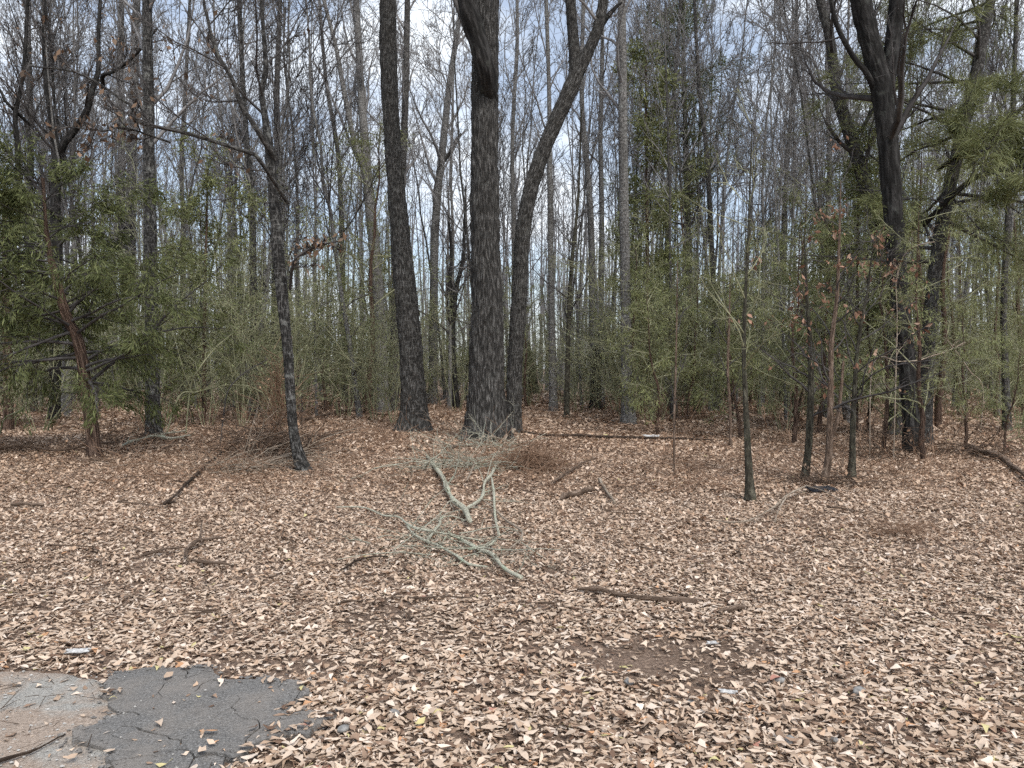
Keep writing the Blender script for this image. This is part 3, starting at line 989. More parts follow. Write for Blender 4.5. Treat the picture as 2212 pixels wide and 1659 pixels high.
hero("dark_forked_tree", "tall blackish trunk splitting into a high V, near the pine boughs",
     [(1971, 976, 34), (1968, 900, 34), (1960, 800, 34), (1950, 700, 35), (1940, 600, 37), (1932, 500, 39), (1927, 420, 40), (1920, 330, 41), (1912, 250, 43), (1905, 190, 44), (1890, 130, 42), (1872, 60, 42), (1858, 0, 41)],
     M['black'], 18, dict(k1=16, t0=0.3, lr=0.17, ang=1.0, up=0.06, limb_k=8, limb_lr=0.3), [([(1912, 215, 34), (1922, 140, 32), (1932, 60, 32), (1938, 0, 31)], 17, M['black'], 0.0, -0.02),
      ([(1895, 190, 14), (1870, 155, 12), (1845, 125, 11), (1810, 60, 10), (1795, 0, 9)], 13, M['black'], 0.1, -0.02)],
     sides=72, step=0.08, ridge=0.028, nridge=16, flare=0.2, seed=6, twig='twig_dark', anchor="blackish V-forked trunk")
hero("leaning_tree", "grey trunk crossing behind the blackish V-forked trunk, mossy at its foot",
     [(1945, 940, 52), (1940, 850, 44), (1926, 700, 36), (1908, 580, 32), (1880, 440, 28), (1852, 340, 27), (1826, 260, 26), (1808, 200, 24), (1800, 140, 22), (1790, 70, 20), (1772, 0, 18)],
     M['grey'], 17, dict(k1=16, t0=0.35, lr=0.2, ang=0.9), (), sides=36, step=0.09, ridge=0.015, nridge=13, flare=0.3, seed=8, twig='twig_dark', anchor="crossing grey trunk")
hero("slender_tree", "straight slim trunk with a wet black foot and fallen sticks around it",
     [(333, 946, 32), (331, 880, 30), (330, 800, 29), (328, 700, 27), (326, 600, 26), (325, 500, 25), (323, 400, 24), (321, 250, 23), (319, 120, 21), (318, 0, 19)],
     M['mottled'], 18, dict(k1=18, t0=0.35, lr=0.22, ang=0.8), (), sides=40, step=0.08, ridge=0.014, nridge=12, flare=0.25, seed=9, twig='twig_grey', anchor="slim trunk with black foot", dead=150)
hero("leaning_tree", "crooked dark trunk rising from the brown brush heap, forking into bare limbs",
     [(656, 1018, 28), (645, 985, 25), (634, 930, 22), (628, 860, 22), (624, 790, 22), (618, 720, 23), (610, 640, 25), (602, 560, 26), (596, 480, 25), (589, 400, 22), (583, 334, 20), (572, 250, 14), (565, 200, 12), (574, 150, 11), (570, 80, 9), (565, 0, 8)],
     M['mottled'], 13, dict(k1=16, t0=0.42, lr=0.24, ang=0.85, limb_k=9, limb_lr=0.32), [
        ([(583, 334, 13), (563, 292, 12), (540, 256, 10), (522, 230, 10), (502, 172, 9), (466, 108, 8), (446, 30, 7), (440, 0, 6)], 11, M['grey'], 0.25, -0.05),
        ([(596, 420, 9), (560, 345, 9), (540, 331, 9), (467, 307, 8), (400, 287, 8), (300, 263, 7), (284, 230, 6), (260, 213, 5), (207, 177, 5), (150, 153, 4), (67, 143, 3)], None, M['grey'], 0.6, -0.05),
        ([(302, 264, 5), (270, 276, 4), (230, 282, 4), (170, 277, 3), (130, 272, 2)], None, M['grey'], 0.95, 0.0),
        ([(614, 620, 7), (635, 565, 6), (665, 540, 5), (700, 528, 4), (735, 520, 3)], None, M['twig_dark'], 0.3, -0.03)],
     sides=30, step=0.07, ridge=0.01, nridge=10, flare=0.3, seed=10, twig='twig_dark', anchor="crooked trunk in the brush heap", dead=500)
hero("pale_tree", "straight pale mottled trunk with a mossy foot, alone on the leaf floor",
     [(1358, 916, 32), (1356, 860, 26), (1354, 780, 24), (1352, 700, 23), (1350, 560, 21), (1347, 400, 20), (1345, 200, 19), (1343, 0, 17)],
     M['pale'], 21, dict(k1=16, t0=0.42, lr=0.2, ang=0.65, up=0.14), (), sides=40, step=0.1, ridge=0.012, nridge=12, flare=0.3, seed=11, anchor="straight pale mottled trunk")
hero("beech_tree", "pale grey trunk behind the shaggy leaning tree, splitting into two upright stems",
     [(828, 892, 30), (824, 800, 27), (818, 650, 25), (807, 520, 23), (798, 433, 22), (786, 280, 18), (778, 167, 16), (770, 0, 13)],
     M['pale'], 22, dict(k1=16, t0=0.42, lr=0.22, ang=0.55, up=0.14), [([(800, 425, 15), (782, 350, 13), (764, 300, 12), (747, 217, 11), (725, 100, 9), (700, 0, 8)], 21, M['pale'], 0.1, -0.02)],
     sides=32, step=0.12, ridge=0.01, nridge=12, flare=0.25, seed=12, anchor="two-stemmed pale trunk")
hero("slender_tree", "dark trunk squeezed between the two-stemmed pale trunk and the shaggy tree",
     [(852, 890, 22), (850, 780, 19), (857, 600, 17), (868, 400, 15), (876, 200, 14), (880, 0, 12)],
     M['grey'], 21, dict(k1=14, t0=0.4, lr=0.2, ang=0.6), (), sides=24, step=0.15, flare=0.25, seed=13)
hero("slender_tree", "pale young trunk just beside the crooked trunk of the brush heap",
     [(560, 906, 18), (551, 800, 15), (548, 650, 14), (545, 430, 13), (533, 300, 11), (522, 130, 10), (517, 0, 9)],
     M['mottled'], 19, dict(k1=16, t0=0.35, lr=0.22, ang=0.6), (), sides=24, step=0.12, flare=0.3, seed=14)
hero("slender_tree", "straight grey trunk directly behind the crooked trunk of the brush heap",
     [(588, 888, 20), (592, 750, 18), (597, 600, 17), (600, 400, 15), (598, 200, 12), (605, 0, 9)],
     M['grey'], 20, dict(k1=16, t0=0.35, lr=0.22, ang=0.6), (), sides=20, step=0.15, flare=0.3, seed=15)
hero("twin_trunk_tree", "tall twin grey trunks merging into one, deeper in beside the slim black-footed trunk",
     [(276, 862, 30), (276, 700, 26), (280, 560, 22), (283, 450, 20), (287, 300, 18), (295, 0, 15)],
     M['grey'], 22, dict(k1=14, t0=0.4, lr=0.22, ang=0.6), [([(275, 700, 16), (264, 560, 17), (262, 400, 15), (262, 200, 13), (262, 0, 11)], 20, M['grey'], 0.0, 0.0)],
     sides=26, step=0.15, ridge=0.01, nridge=10, flare=0.25, seed=16, anchor="twin grey trunks")
hero("dark_limbed_tree", "dark many-limbed tree rising out of the cedar's green crown",
     [(118, 905, 22), (120, 700, 22), (121, 520, 21), (120, 420, 20), (122, 345, 18), (110, 250, 12), (98, 150, 10), (94, 0, 8)],
     M['black'], 14, dict(k1=16, t0=0.35, lr=0.26, ang=0.8, limb_k=10, limb_lr=0.4), [
        ([(122, 350, 14), (136, 315, 15), (160, 283, 14), (187, 240, 13), (200, 193, 11), (212, 150, 9), (213, 67, 8), (217, 0, 7)], 12, M['black'], 0.2, -0.04),
        ([(204, 178, 9), (222, 163, 8), (240, 157, 7), (277, 133, 6), (310, 100, 5), (340, 60, 4)], None, M['black'], 0.5, -0.04),
        ([(120, 470, 12), (80, 430, 11), (45, 400, 10), (37, 310, 10), (33, 250, 9), (43, 200, 8), (52, 140, 7), (60, 0, 6)], 12, M['black'], 0.4, -0.04),
        ([(34, 255, 7), (15, 222, 6), (0, 195, 6), (-50, 130, 5)], None, M['black'], 0.7, -0.04)],
     sides=26, step=0.1, flare=0.3, seed=17, twig='twig_dark', anchor="dark many-limbed tree", dead=350)
hero("slender_tree", "thin pale trunk curving outward between the shaggy tree and the massive oak",
     [(935, 872, 20), (936, 700, 19), (939, 520, 18), (943, 450, 17), (953, 350, 16), (968, 210, 14), (980, 120, 12), (994, 30, 10), (1004, -30, 9)],
     M['pale'], 22, dict(k1=14, t0=0.35, lr=0.24, ang=0.5, up=0.14), [([(952, 356, 9), (975, 325, 8), (990, 300, 7), (996, 288, 4)], None, M['grey'], 0.1, 0.0)], sides=22, step=0.15, flare=0.2, seed=18)
hero("slender_tree", "short dark trunk forking low, set back between the shaggy tree and the oak",
     [(986, 882, 17), (980, 800, 14), (978, 700, 13), (986, 620, 11), (1000, 560, 8), (1004, 470, 6)],
     M['black'], 9, dict(k1=14, t0=0.3, lr=0.3, ang=0.7), [([(980, 690, 10), (972, 620, 8), (975, 540, 7), (968, 470, 5)], 8, M['black'], 0.1, 0.0)], sides=18, step=0.12, flare=0.2, seed=19, twig='twig_dark')
hero("sapling_tree", "thin dark leaning sapling on open leaves between the forked tree and pale mottled trunk",
     [(1224, 906, 12), (1226, 780, 10), (1230, 640, 9), (1240, 520, 7), (1248, 440, 6), (1252, 360, 4)],
     M['moss'], 9.5, dict(k1=14, t0=0.3, lr=0.3, ang=0.8, rmin=0.005), (), sides=12, step=0.15, flare=0.3, seed=20, twig='twig_dark')
for i_, (lab, pts, top, sd) in enumerate([
    ("pale grey trunk just behind the curved forked tree's foot", [(1196, 890, 19), (1192, 700, 15), (1190, 560, 13), (1188, 400, 12), (1186, 200, 9), (1180, 0, 8)], 22, 21),
    ("slim pale trunk with its crown seen between the oak and the curved tree", [(1113, 866, 12), (1111, 700, 11), (1110, 533, 10), (1107, 300, 9), (1117, 100, 8), (1117, 0, 7)], 24, 22),
    ("pale trunk rising under the high fork of the curved tree", [(1284, 880, 18), (1280, 700, 15), (1277, 500, 14), (1270, 383, 13), (1257, 217, 10), (1260, 0, 8)], 24, 23),
    ("slim pale trunk nearest to the straight mottled trunk on the oak's side", [(1300, 880, 14), (1299, 700, 12), (1300, 467, 11), (1297, 300, 10), (1300, 180, 9), (1302, 0, 7)], 24, 24),
    ("slim trunk splitting early, halfway between the brush heap and the pale two-stemmed tree", [(745, 868, 14), (742, 700, 12), (738, 500, 11), (730, 330, 10), (705, 180, 8), (690, 0, 6)], 22, 25),
    ("far grey trunk with side shoots next to the twin trunks", [(396, 866, 12), (394, 650, 11), (396, 480, 10), (392, 360, 9), (400, 200, 8), (410, 0, 6)], 22, 26),
    ("grey trunk leaning inward beyond the pale mottled trunk, beside the tall pine", [(1446, 886, 14), (1444, 700, 12), (1442, 500, 11), (1450, 300, 9), (1462, 120, 8), (1470, 0, 7)], 23, 27),
    ("double-wide dark trunk beneath the tall far pine", [(1496, 862, 22), (1492, 720, 18), (1488, 560, 15), (1484, 380, 12), (1478, 200, 10), (1475, 0, 8)], 23, 28),
    ("grey trunk standing behind the lone mossy sapling", [(1546, 888, 15), (1543, 700, 13), (1536, 520, 12), (1528, 350, 10), (1510, 180, 8), (1500, 0, 7)], 22, 29),
    ("slim grey trunk midway between the lone mossy sapling and the sapling clump", [(1690, 872, 13), (1688, 700, 12), (1692, 520, 11), (1700, 350, 9), (1716, 160, 8), (1722, 0, 6)], 22, 30),
    ("pale trunk behind the rusty-leaved sapling clump", [(1795, 870, 14), (1792, 700, 13), (1788, 520, 12), (1792, 350, 10), (1786, 180, 8), (1790, 0, 7)], 22, 31),
    ("dark slim trunk at the far edge, past the pine boughs", [(2176, 932, 18), (2172, 820, 15), (2168, 700, 13), (2172, 560, 12), (2182, 400, 11), (2190, 200, 9), (2196, 0, 8)], 16, 32),
    ("thick grey trunk behind the leaning red-barked cedar", [(70, 892, 20), (68, 780, 18), (66, 640, 16), (62, 480, 14), (66, 300, 12), (60, 0, 9)], 17, 33)]):
    hero("slender_tree", lab, pts, M['pale' if i_ in (0, 1, 2, 3, 10) else 'grey'], top, dict(k1=12, t0=0.38, lr=0.21, ang=0.58, up=0.14, k4=2), (), sides=12, step=0.3, flare=0.3, seed=sd,
         twig='twig_grey' if i_ not in (7, 11, 12) else 'twig_dark')


# --- evergreen crowns
def needle_boughs(P, R, rng, k1, t0, t1, lr, ang, up, dens, size, cols, droop, k2=7, k3=4, narrow=0.14, rmin=0.005, jitter=0.03, side_only=None):
    g = Geo()
    A, Ra = kids(P, R, k1, t0, t1, lr, ang, 8, 0.35, up, 0.10, rmin * 2, rng, 0.55)
    if side_only is not None:
        s = (A[:, -1] - A[:, 0]) @ side_only > -0.15
        A, Ra = A[s], Ra[s]
    g.tube(A, Ra, 5)
    B, Rb = kids(A, Ra, k2, 0.2, 1.0, 0.36, 0.8, 5, 0.45, up * 0.5, 0.14, rmin, rng, 0.5)
    g.tube(B, Rb, 3)
    Cc, Rc = kids(B, Rb, k3, 0.1, 1.0, 0.45, 0.75, 3, 0.6, up * 0.3, 0.18, rmin * 0.7, rng, 0.4)
    g.tube(Cc, Rc, 3)
    n = int(dens)
    V, Q, c = hang_leaves(Cc, rng, n, size, cols, None, "", droop, narrow, jitter, 0.0, 1.0)
    return g, (V, Q, c), A


def evergreen(name, label, pts, mat, top, seed, bark_kw, nb, D=None, anchor=None, group=None, limbs=()):
    r, base, Y, lim, (P, R) = hero(name, label, pts, mat, top, None, limbs, seed=seed, D=D, anchor=anchor, group=group, **bark_kw)
    rng = np.random.default_rng(seed + 500)
    st = max(1, len(P) // 40)
    g, (V, Q, c), _ = needle_boughs(P[None, ::st], R[None, ::st], rng, **nb)
    for LP, LR in lim:
        st = max(1, len(LP) // 20)
        nb2 = dict(nb); nb2.update(k1=10, t0=0.15, t1=1.0, lr=0.5, dens=nb['dens'] * 0.35)
        g2, (V2, Q2, c2), _ = needle_boughs(LP[None, ::st], LR[None, ::st], rng, **nb2)
        a = g2.arrays(); g.add(a[0], a[1], a[2])
        Q = np.vstack([Q, Q2 + len(V)]); V = np.vstack([V, V2]); c = np.vstack([c, c2])
    mt = __import__('mathutils').Matrix.Translation(-base_vec(base))
    bm1 = g.mesh("boughs", M['twig_dark']); bm1.transform(mt)
    cm = make_mesh("crown", V, Q, col=c, smooth=False, mat=M['green']); cm.transform(mt)
    co = obj("crown", cm, r)
    obj("boughs", bm1, r, kind="stuff")
    return r


evergreen("cedar_tree", "leaning red-barked cedar with a dense dark green crown",
          [(205, 986, 28), (198, 920, 27), (190, 860, 25), (180, 790, 23), (167, 730, 22), (145, 685, 20), (128, 630, 18), (112, 570, 14), (102, 510, 10), (98, 470, 7)],
          M['cedar'], 5.0, 40, dict(sides=48, step=0.05, ridge=0.02, nridge=13, flare=0.25), dict(k1=58, t0=0.30, t1=0.99, lr=0.5, ang=1.35, up=-0.03, dens=40000, size=0.12, cols=CEDAR, droop=0.8, k2=7, k3=4, narrow=0.15, jitter=0.05), anchor="leaning red-barked cedar")
evergreen("cedar_tree", "dark bushy cedar crown behind the leaning red-barked cedar, trunk hidden",
          [(18, 930, 20), (16, 760, 18), (12, 600, 14), (10, 480, 9)],
          M['cedar'], 6.5, 41, dict(sides=20, step=0.1, flare=0.25), dict(k1=40, t0=0.2, t1=0.99, lr=0.30, ang=1.2, up=0.02, dens=19000, size=0.13, cols=CEDAR, droop=0.5, k2=6, k3=4, narrow=0.15, jitter=0.06))
evergreen("pine_tree", "leaning pine with feathery green boughs reaching past the frame's edge",
          [(1996, 958, 30), (2000, 850, 29), (2006, 720, 28), (2018, 600, 27), (2032, 500, 27), (2052, 400, 26), (2075, 300, 25), (2100, 200, 24), (2122, 90, 22), (2140, 0, 20)],
          M['grey'], 13, 42, dict(sides=40, step=0.08, ridge=0.014, nridge=12, flare=0.25), dict(k1=34, t0=0.30, t1=0.95, lr=0.30, ang=1.35, up=0.0, dens=27000, size=0.22, cols=PINE, droop=0.35, k2=7, k3=4, narrow=0.05, jitter=0.06),
          anchor="leaning pine", limbs=[([(2040, 470, 14), (2090, 395, 12), (2140, 372, 11), (2200, 362, 10), (2280, 345, 7)], None, M['black'], 0.8, -0.1),
                                        ([(2062, 350, 10), (2120, 300, 9), (2212, 232, 8), (2290, 200, 6)], None, M['black'], 0.6, -0.1)])
evergreen("pine_tree", "tall dusky pine deep in the wood, bushy dark crown above the other evergreens",
          [(1490, 856, 17), (1488, 700, 15), (1486, 500, 13), (1480, 300, 10), (1476, 130, 6)],
          M['grey'], 19, 43, dict(sides=14, step=0.25, flare=0.2), dict(k1=60, t0=0.38, t1=0.99, lr=0.16, ang=1.1, up=0.03, dens=14000, size=0.26, cols=CEDAR * 1.2, droop=0.1, k2=6, k3=3, narrow=0.10, jitter=0.12), D=31.0)
evergreen("cedar_tree", "olive green cedar right behind the pale mottled trunk",
          [(1402, 880, 10), (1400, 700, 9), (1398, 500, 8), (1396, 300, 5)],
          M['cedar'], 11.5, 44, dict(sides=12, step=0.25, flare=0.2), dict(k1=50, t0=0.18, t1=0.99, lr=0.14, ang=1.0, up=0.04, dens=9000, size=0.18, cols=PINE, droop=0.3, k2=5, k3=3, narrow=0.2, jitter=0.10), D=24.0)
evergreen("cedar_tree", "small green cedar between the slim black-footed trunk and the brush heap",
          [(440, 880, 9), (442, 700, 8), (444, 560, 6), (446, 500, 4)],
          M['cedar'], 7.2, 45, dict(sides=12, step=0.25, flare=0.2), dict(k1=40, t0=0.15, t1=0.99, lr=0.26, ang=1.1, up=0.03, dens=8000, size=0.15, cols=PINE, droop=0.3, k2=5, k3=3, narrow=0.2, jitter=0.09), D=21.0)
evergreen("cedar_tree", "low bushy cedar under the crossing grey trunk",
          [(1850, 890, 9), (1850, 760, 8), (1852, 620, 6), (1853, 520, 4)],
          M['cedar'], 6.8, 46, dict(sides=12, step=0.25, flare=0.2), dict(k1=36, t0=0.15, t1=0.99, lr=0.28, ang=1.1, up=0.03, dens=8000, size=0.15, cols=PINE, droop=0.35, k2=5, k3=3, narrow=0.2, jitter=0.09), D=19.0)

# --- young stems near the front
def sapling(name, label, pts, mat, top, seed, k1, lr, twig, leaves=None, cols=None, sides=14, ang=0.8, t0=0.3, droop=1.0, up=0.02, size=0.08, narrow=0.45, limbs=(), group=None, anchor=None):
    r, base, Y, lim, (P, R) = hero(name, label, pts, mat, top, None, limbs, sides=sides, step=0.06, flare=0.3, seed=seed, r_end=0.006, anchor=anchor, group=group, cat="sapling", fl_h=0.1)
    rng = np.random.default_rng(seed + 300)
    st = max(1, len(P) // 24)
    g, last = crown_geo(P[None, ::st], R[None, ::st], rng, k1, t0, 1.0, lr, ang, up, 4, 3, 0, 0.004, wig=0.2)
    mt = __import__('mathutils').Matrix.Translation(-base_vec(base))
    cm = g.mesh("crown", M[twig]); cm.transform(mt); obj("crown", cm, r)
    if leaves:
        V, Q, c = hang_leaves(last[0], rng, leaves, size, cols, None, "", droop, narrow, 0.05, 0.0, 0.0, max(3, leaves // 7))
        lm = make_mesh("leaves", V, Q, col=c, smooth=False, mat=M['leaf' if cols is RUST else 'green']); lm.transform(mt)
        obj("leaves", lm, r, kind="stuff")
    return r


sapling("oak_sapling", "lone thin mossy sapling standing in the open leaves", [(1621, 1082, 22), (1618, 1020, 17), (1614, 940, 14), (1610, 850, 11), (1607, 760, 9), (1610, 640, 7), (1616, 520, 5)], M['moss'], 4.6, 60, 14, 0.28, 'twig_olive', 20, RUST, anchor="lone mossy sapling")
sapling("oak_sapling", "first stem of the sapling clump, mossy, nearest the lone sapling", [(1738, 1036, 17), (1746, 970, 15), (1750, 900, 15), (1752, 820, 13), (1750, 740, 10), (1744, 660, 7)], M['moss'], 3.6, 61, 14, 0.32, 'twig_dark', 80, RUST, group=None)
sapling("oak_sapling", "middle stem of the sapling clump with rusty clinging leaves, bent at its foot", [(1778, 1044, 16), (1788, 1000, 15), (1793, 920, 14), (1794, 830, 12), (1796, 740, 10), (1808, 640, 8), (1812, 540, 6)], M['stick_brown'], 4.2, 62, 18, 0.3, 'twig_dark', 170, RUST,
        limbs=[([(1793, 960, 10), (1808, 910, 9), (1816, 850, 7), (1822, 780, 5)], None, M['stick_brown'], 0.05, 0.0)])
sapling("oak_sapling", "last stem of the sapling clump, dark wet foot, nearest the blackish trunk", [(1838, 1036, 20), (1841, 990, 14), (1842, 930, 12), (1845, 860, 10), (1850, 780, 8), (1860, 700, 7), (1872, 640, 5)], M['moss'], 3.5, 63, 18, 0.40, 'twig_dark', 200, RUST, anchor="rusty-leaved sapling clump")
sapling("oak_sapling", "thin bare sapling stem on open leaves by the long low log", [(1458, 1030, 6), (1456, 960, 5), (1457, 880, 5), (1460, 780, 4), (1462, 680, 3)], M['stick_brown'], 3.2, 64, 10, 0.25, 'twig_dark', None, None, 8)
sapling("oak_sapling", "broken-topped thin stem behind the lone mossy sapling", [(1578, 962, 7), (1577, 880, 6), (1572, 800, 6), (1575, 700, 5)], M['stick_brown'], 3.6, 65, 10, 0.25, 'twig_dark', None, None, 8)

# hollow dark snag and a low stump among the background trunks
hero("tree_snag", "black hollow broken snag showing just past the curved tree's foot", [(1148, 850, 30), (1145, 800, 24), (1140, 760, 18), (1138, 735, 9)], M['black'], 0, None, (), sides=28, step=0.06, ridge=0.02, nridge=9, flare=0.5, seed=70, cat="snag", fl_h=0.4)
hero("tree_snag", "dark snapped-off snag with a pale vine, between the curved tree and pale mottled trunk", [(1286, 884, 26), (1288, 820, 22), (1290, 770, 20), (1284, 752, 10)], M['black'], 0, None, (), sides=28, step=0.06, ridge=0.02, nridge=9, flare=0.4, seed=71, cat="snag", fl_h=0.3)

# --- background trees: a dozen grown kinds, copied as individuals
def proto_tree(seed, H, r0, pale, dense=1.0):
    rng = np.random.default_rng(seed)
    n = 16
    z = np.linspace(0, H, n)
    lean = rng.normal(size=2) * 0.055
    wob = np.cumsum(rng.normal(size=(n, 2)) * 0.11, axis=0) * np.linspace(0, 1, n)[:, None]
    P = np.c_[lean[0] * z + wob[:, 0], lean[1] * z + wob[:, 1], z]
    P[0, 2] = -0.3
    R = r0 * (1 - 0.88 * (z / H) ** 0.9)
    R[0] *= 1.35
    g = Geo().tube(P[None], R[None], 9)
    forks = None
    tm = g.mesh("trunk", M['pale' if pale else 'grey'])
    c, last = crown_geo(P[None], R[None], rng, int(16 * dense), 0.26, 0.99, 0.26, 0.66, 0.11, 7, 4, 3, 0.0105)
    low, _ = crown_geo(P[None], R[None], rng, 7, 0.08, 0.45, 0.09, 1.1, 0.0, 4, 3, 0, 0.006, g=c)
    cm = c.mesh("crown", M['twig_grey' if rng.random() < 0.85 else 'twig_dark'])
    return tm, cm


PROTO = [proto_tree(200 + i, 15 + 8 * RNG.random(), 0.045 + 0.055 * RNG.random(), i % 3 != 2) for i in range(7)]

ORD = ["first", "second", "third", "fourth", "fifth", "sixth", "seventh", "eighth", "ninth", "tenth", "eleventh", "twelfth", "thirteenth", "fourteenth", "fifteenth", "sixteenth", "seventeenth",
       "eighteenth", "nineteenth", "twentieth"] + ["%d%s" % (i, "st" if i % 10 == 1 else "nd" if i % 10 == 2 else "rd" if i % 10 == 3 else "th") for i in range(21, 90)]


def series_labels(xs, text):
    """labels counted outwards from the named tree that stands on the near side of each gap"""
    an = sorted(ANCHORS)
    out = [None] * len(xs)
    cnt = {}
    for i in np.argsort(xs):
        k = sum(1 for a in an if a[0] <= xs[i])
        cnt[k] = cnt.get(k, 0) + 1
        o = ORD[cnt[k] - 1]
        if k == 0:
            out[i] = f"{text}, {o} from the picture's left edge"
        else:
            out[i] = f"{text}, {o} rightward from the {an[k - 1][1]}"
    return [l if len(l.split()) <= 16 else l.replace('slim bare', 'bare').replace('the picture\'s', 'the') for l in out]


rng = np.random.default_rng(77)
spots = []
for (d0, d1, cnt) in ((21, 28, 26), (28, 36, 54), (36, 48, 84)):
    tries = 0
    got = 0
    while got < cnt and tries < 4000:
        tries += 1
        d = d0 + (d1 - d0) * rng.random()
        px = -60 + 2330 * rng.random()
        if 620 < px < 1340 and rng.random() < 0.35:
            continue
        x = (px * K - 512) / F_PX * d
        if all((x - s[0]) ** 2 + (d - s[1]) ** 2 > 1.3 for s in spots):
            spots.append((x, d, px)); got += 1
labs = series_labels([s[2] for s in spots], "slim bare trunk, deeper wood")
for (x, d, px), lab in zip(spots, labs):
    tm, cm = PROTO[rng.integers(len(PROTO))]
    root = thing("forest_tree", lab, "tree", (x, d, float(terrain(x, d))), "slim bare trees of the deeper wood")
    s = 0.8 + 0.4 * rng.random()
    root.scale = (s, s, s * (0.9 + 0.25 * rng.random()))
    root.rotation_euler = (rng.normal() * 0.04, rng.normal() * 0.04, rng.random() * 6.283)
    obj("trunk", tm, root); obj("crown", cm, root)

# --- understory shrubs: upright olive stems with fine drooping twigs and small leaves
def proto_shrub(seed, H, nst, leaves, spread):
    rng = np.random.default_rng(seed)
    a = rng.random(nst) * 6.283
    n = 8
    P = np.zeros((nst, n, 3))
    for j in range(nst):
        d = norm(np.array([math.cos(a[j]) * spread, math.sin(a[j]) * spread, 1.0]))
        p = np.array([math.cos(a[j]), math.sin(a[j]), 0]) * 0.12
        h = H * (0.5 + 0.5 * rng.random())
        for i in range(n):
            P[j, i] = p
            d = norm(d + rng.normal(size=3) * 0.09 + np.array([0, 0, 0.03 - 0.05 * (i > 4)]))
            p = p + d * h / (n - 1)
    P[:, 0, 2] = -0.1
    R = np.linspace(1, 0.25, n)[None] * (0.010 + 0.012 * rng.random((nst, 1)))
    g = Geo().tube(P, R, 5)
    B, Rb = kids(P, R, 10, 0.1, 1.0, 0.36, 0.7, 6, 0.5, -0.02, 0.2, 0.0065, rng, 0.4)
    g.tube(B, Rb, 3)
    Cc, Rc = kids(B, Rb, 6, 0.15, 1.0, 0.5, 0.8, 4, 0.6, -0.10, 0.22, 0.0055, rng, 0.3)
    g.tube(Cc, Rc, 3)
    V, Q, c = hang_leaves(Cc, rng, leaves, 0.07, OLIVE, None, "", 0.8, 0.32, 0.06)
    return g.mesh("stems", M['twig_olive']), make_mesh("foliage", V, Q, col=c, smooth=False, mat=M['green'])


SHRUB = [proto_shrub(300 + i, 4.0 + 3.2 * RNG.random(), 5 + i % 4, 1500 if i % 3 else 400, 0.22 + 0.2 * RNG.random()) for i in range(8)]
spots = []
for (d0, d1, cnt) in ((19, 25, 22), (25, 33, 46), (33, 46, 70)):
    got = tries = 0
    while got < cnt and tries < 4000:
        tries += 1
        d = d0 + (d1 - d0) * rng.random()
        px = -60 + 2330 * rng.random()
        if d < 26 and 880 < px < 1330:
            continue
        x = (px * K - 512) / F_PX * d
        if all((x - s[0]) ** 2 + (d - s[1]) ** 2 > 1.0 for s in spots):
            spots.append((x, d, px)); got += 1
labs = series_labels([s[2] for s in spots], "olive understory shrub")
for (x, d, px), lab in zip(spots, labs):
    sm, fm = SHRUB[rng.integers(len(SHRUB))]
    root = thing("understory_shrub", lab, "shrub", (x, d, float(terrain(x, d))), "olive shrubs of the understory")
    s = 0.75 + 0.55 * rng.random()
    root.scale = (s, s, s); root.rotation_euler = (0, 0, rng.random() * 6.283)
    obj("stems", sm, root, kind="stuff"); obj("foliage", fm, root)

# --- young feathery cedars: olive drooping sprays filling the middle storey
def proto_cedar(seed, H, lean):
    rng = np.random.default_rng(seed)
    n = 12
    z = np.linspace(-0.1, H, n)
    P = np.c_[lean * z + np.cumsum(rng.normal(size=n) * 0.05), np.cumsum(rng.normal(size=n) * 0.05), z][None]
    R = (0.012 * H * (1 - 0.9 * np.linspace(0, 1, n)))[None]
    tm = Geo().tube(P, R, 8).mesh("trunk", M['cedar'])
    g, (V, Q, c), _ = needle_boughs(P, R, rng, 24, 0.12, 0.99, 0.32, 1.05, -0.01, 3600, 0.125, PINE * 1.15, 0.9, 6, 3, 0.13, 0.007, 0.07)
    return tm, g.mesh("boughs", M['twig_olive']), make_mesh("crown", V, Q, col=c, smooth=False, mat=M['green'])


YC = [proto_cedar(700 + i, 4.2 + 0.9 * i, 0.06 * (-1) ** i) for i in range(5)]
rng = np.random.default_rng(710)
spots = []
tries = 0
while len(spots) < 40 and tries < 6000:
    tries += 1
    d = 17.5 + 20 * rng.random()
    px = -40 + 2290 * rng.random()
    w_ = 1.0 if px > 1370 else 0.6 if px < 560 else 0.25 if d > 24 else 0.0
    if rng.random() > w_:
        continue
    x = (px * K - 512) / F_PX * d
    if all((x - s[0]) ** 2 + (d - s[1]) ** 2 > 2.2 for s in spots):
        spots.append((x, d, px))
for px, d in ((1905, 15.2), (2085, 15.6), (1716, 16.5), (2168, 13.8), (1425, 18.0), (1600, 17.5), (2000, 13.4)):
    spots.append(((px * K - 512) / F_PX * d, d, px))
labs = series_labels([s_[2] for s_ in spots], "feathery young cedar")
for (x, d, px), lab in zip(spots, labs):
    tm, bo, fo = YC[rng.integers(len(YC))]
    root = thing("young_cedar", lab, "cedar", (x, d, float(terrain(x, d))), "feathery young cedars of the middle storey")
    sc_ = (0.75 + 0.6 * rng.random()) * (0.62 if d < 17 else 1.0)
    root.scale = (sc_, sc_, sc_); root.rotation_euler = (0, 0, rng.random() * 6.283)
    obj("trunk", tm, root); obj("boughs", bo, root, kind="stuff"); obj("crown", fo, root)

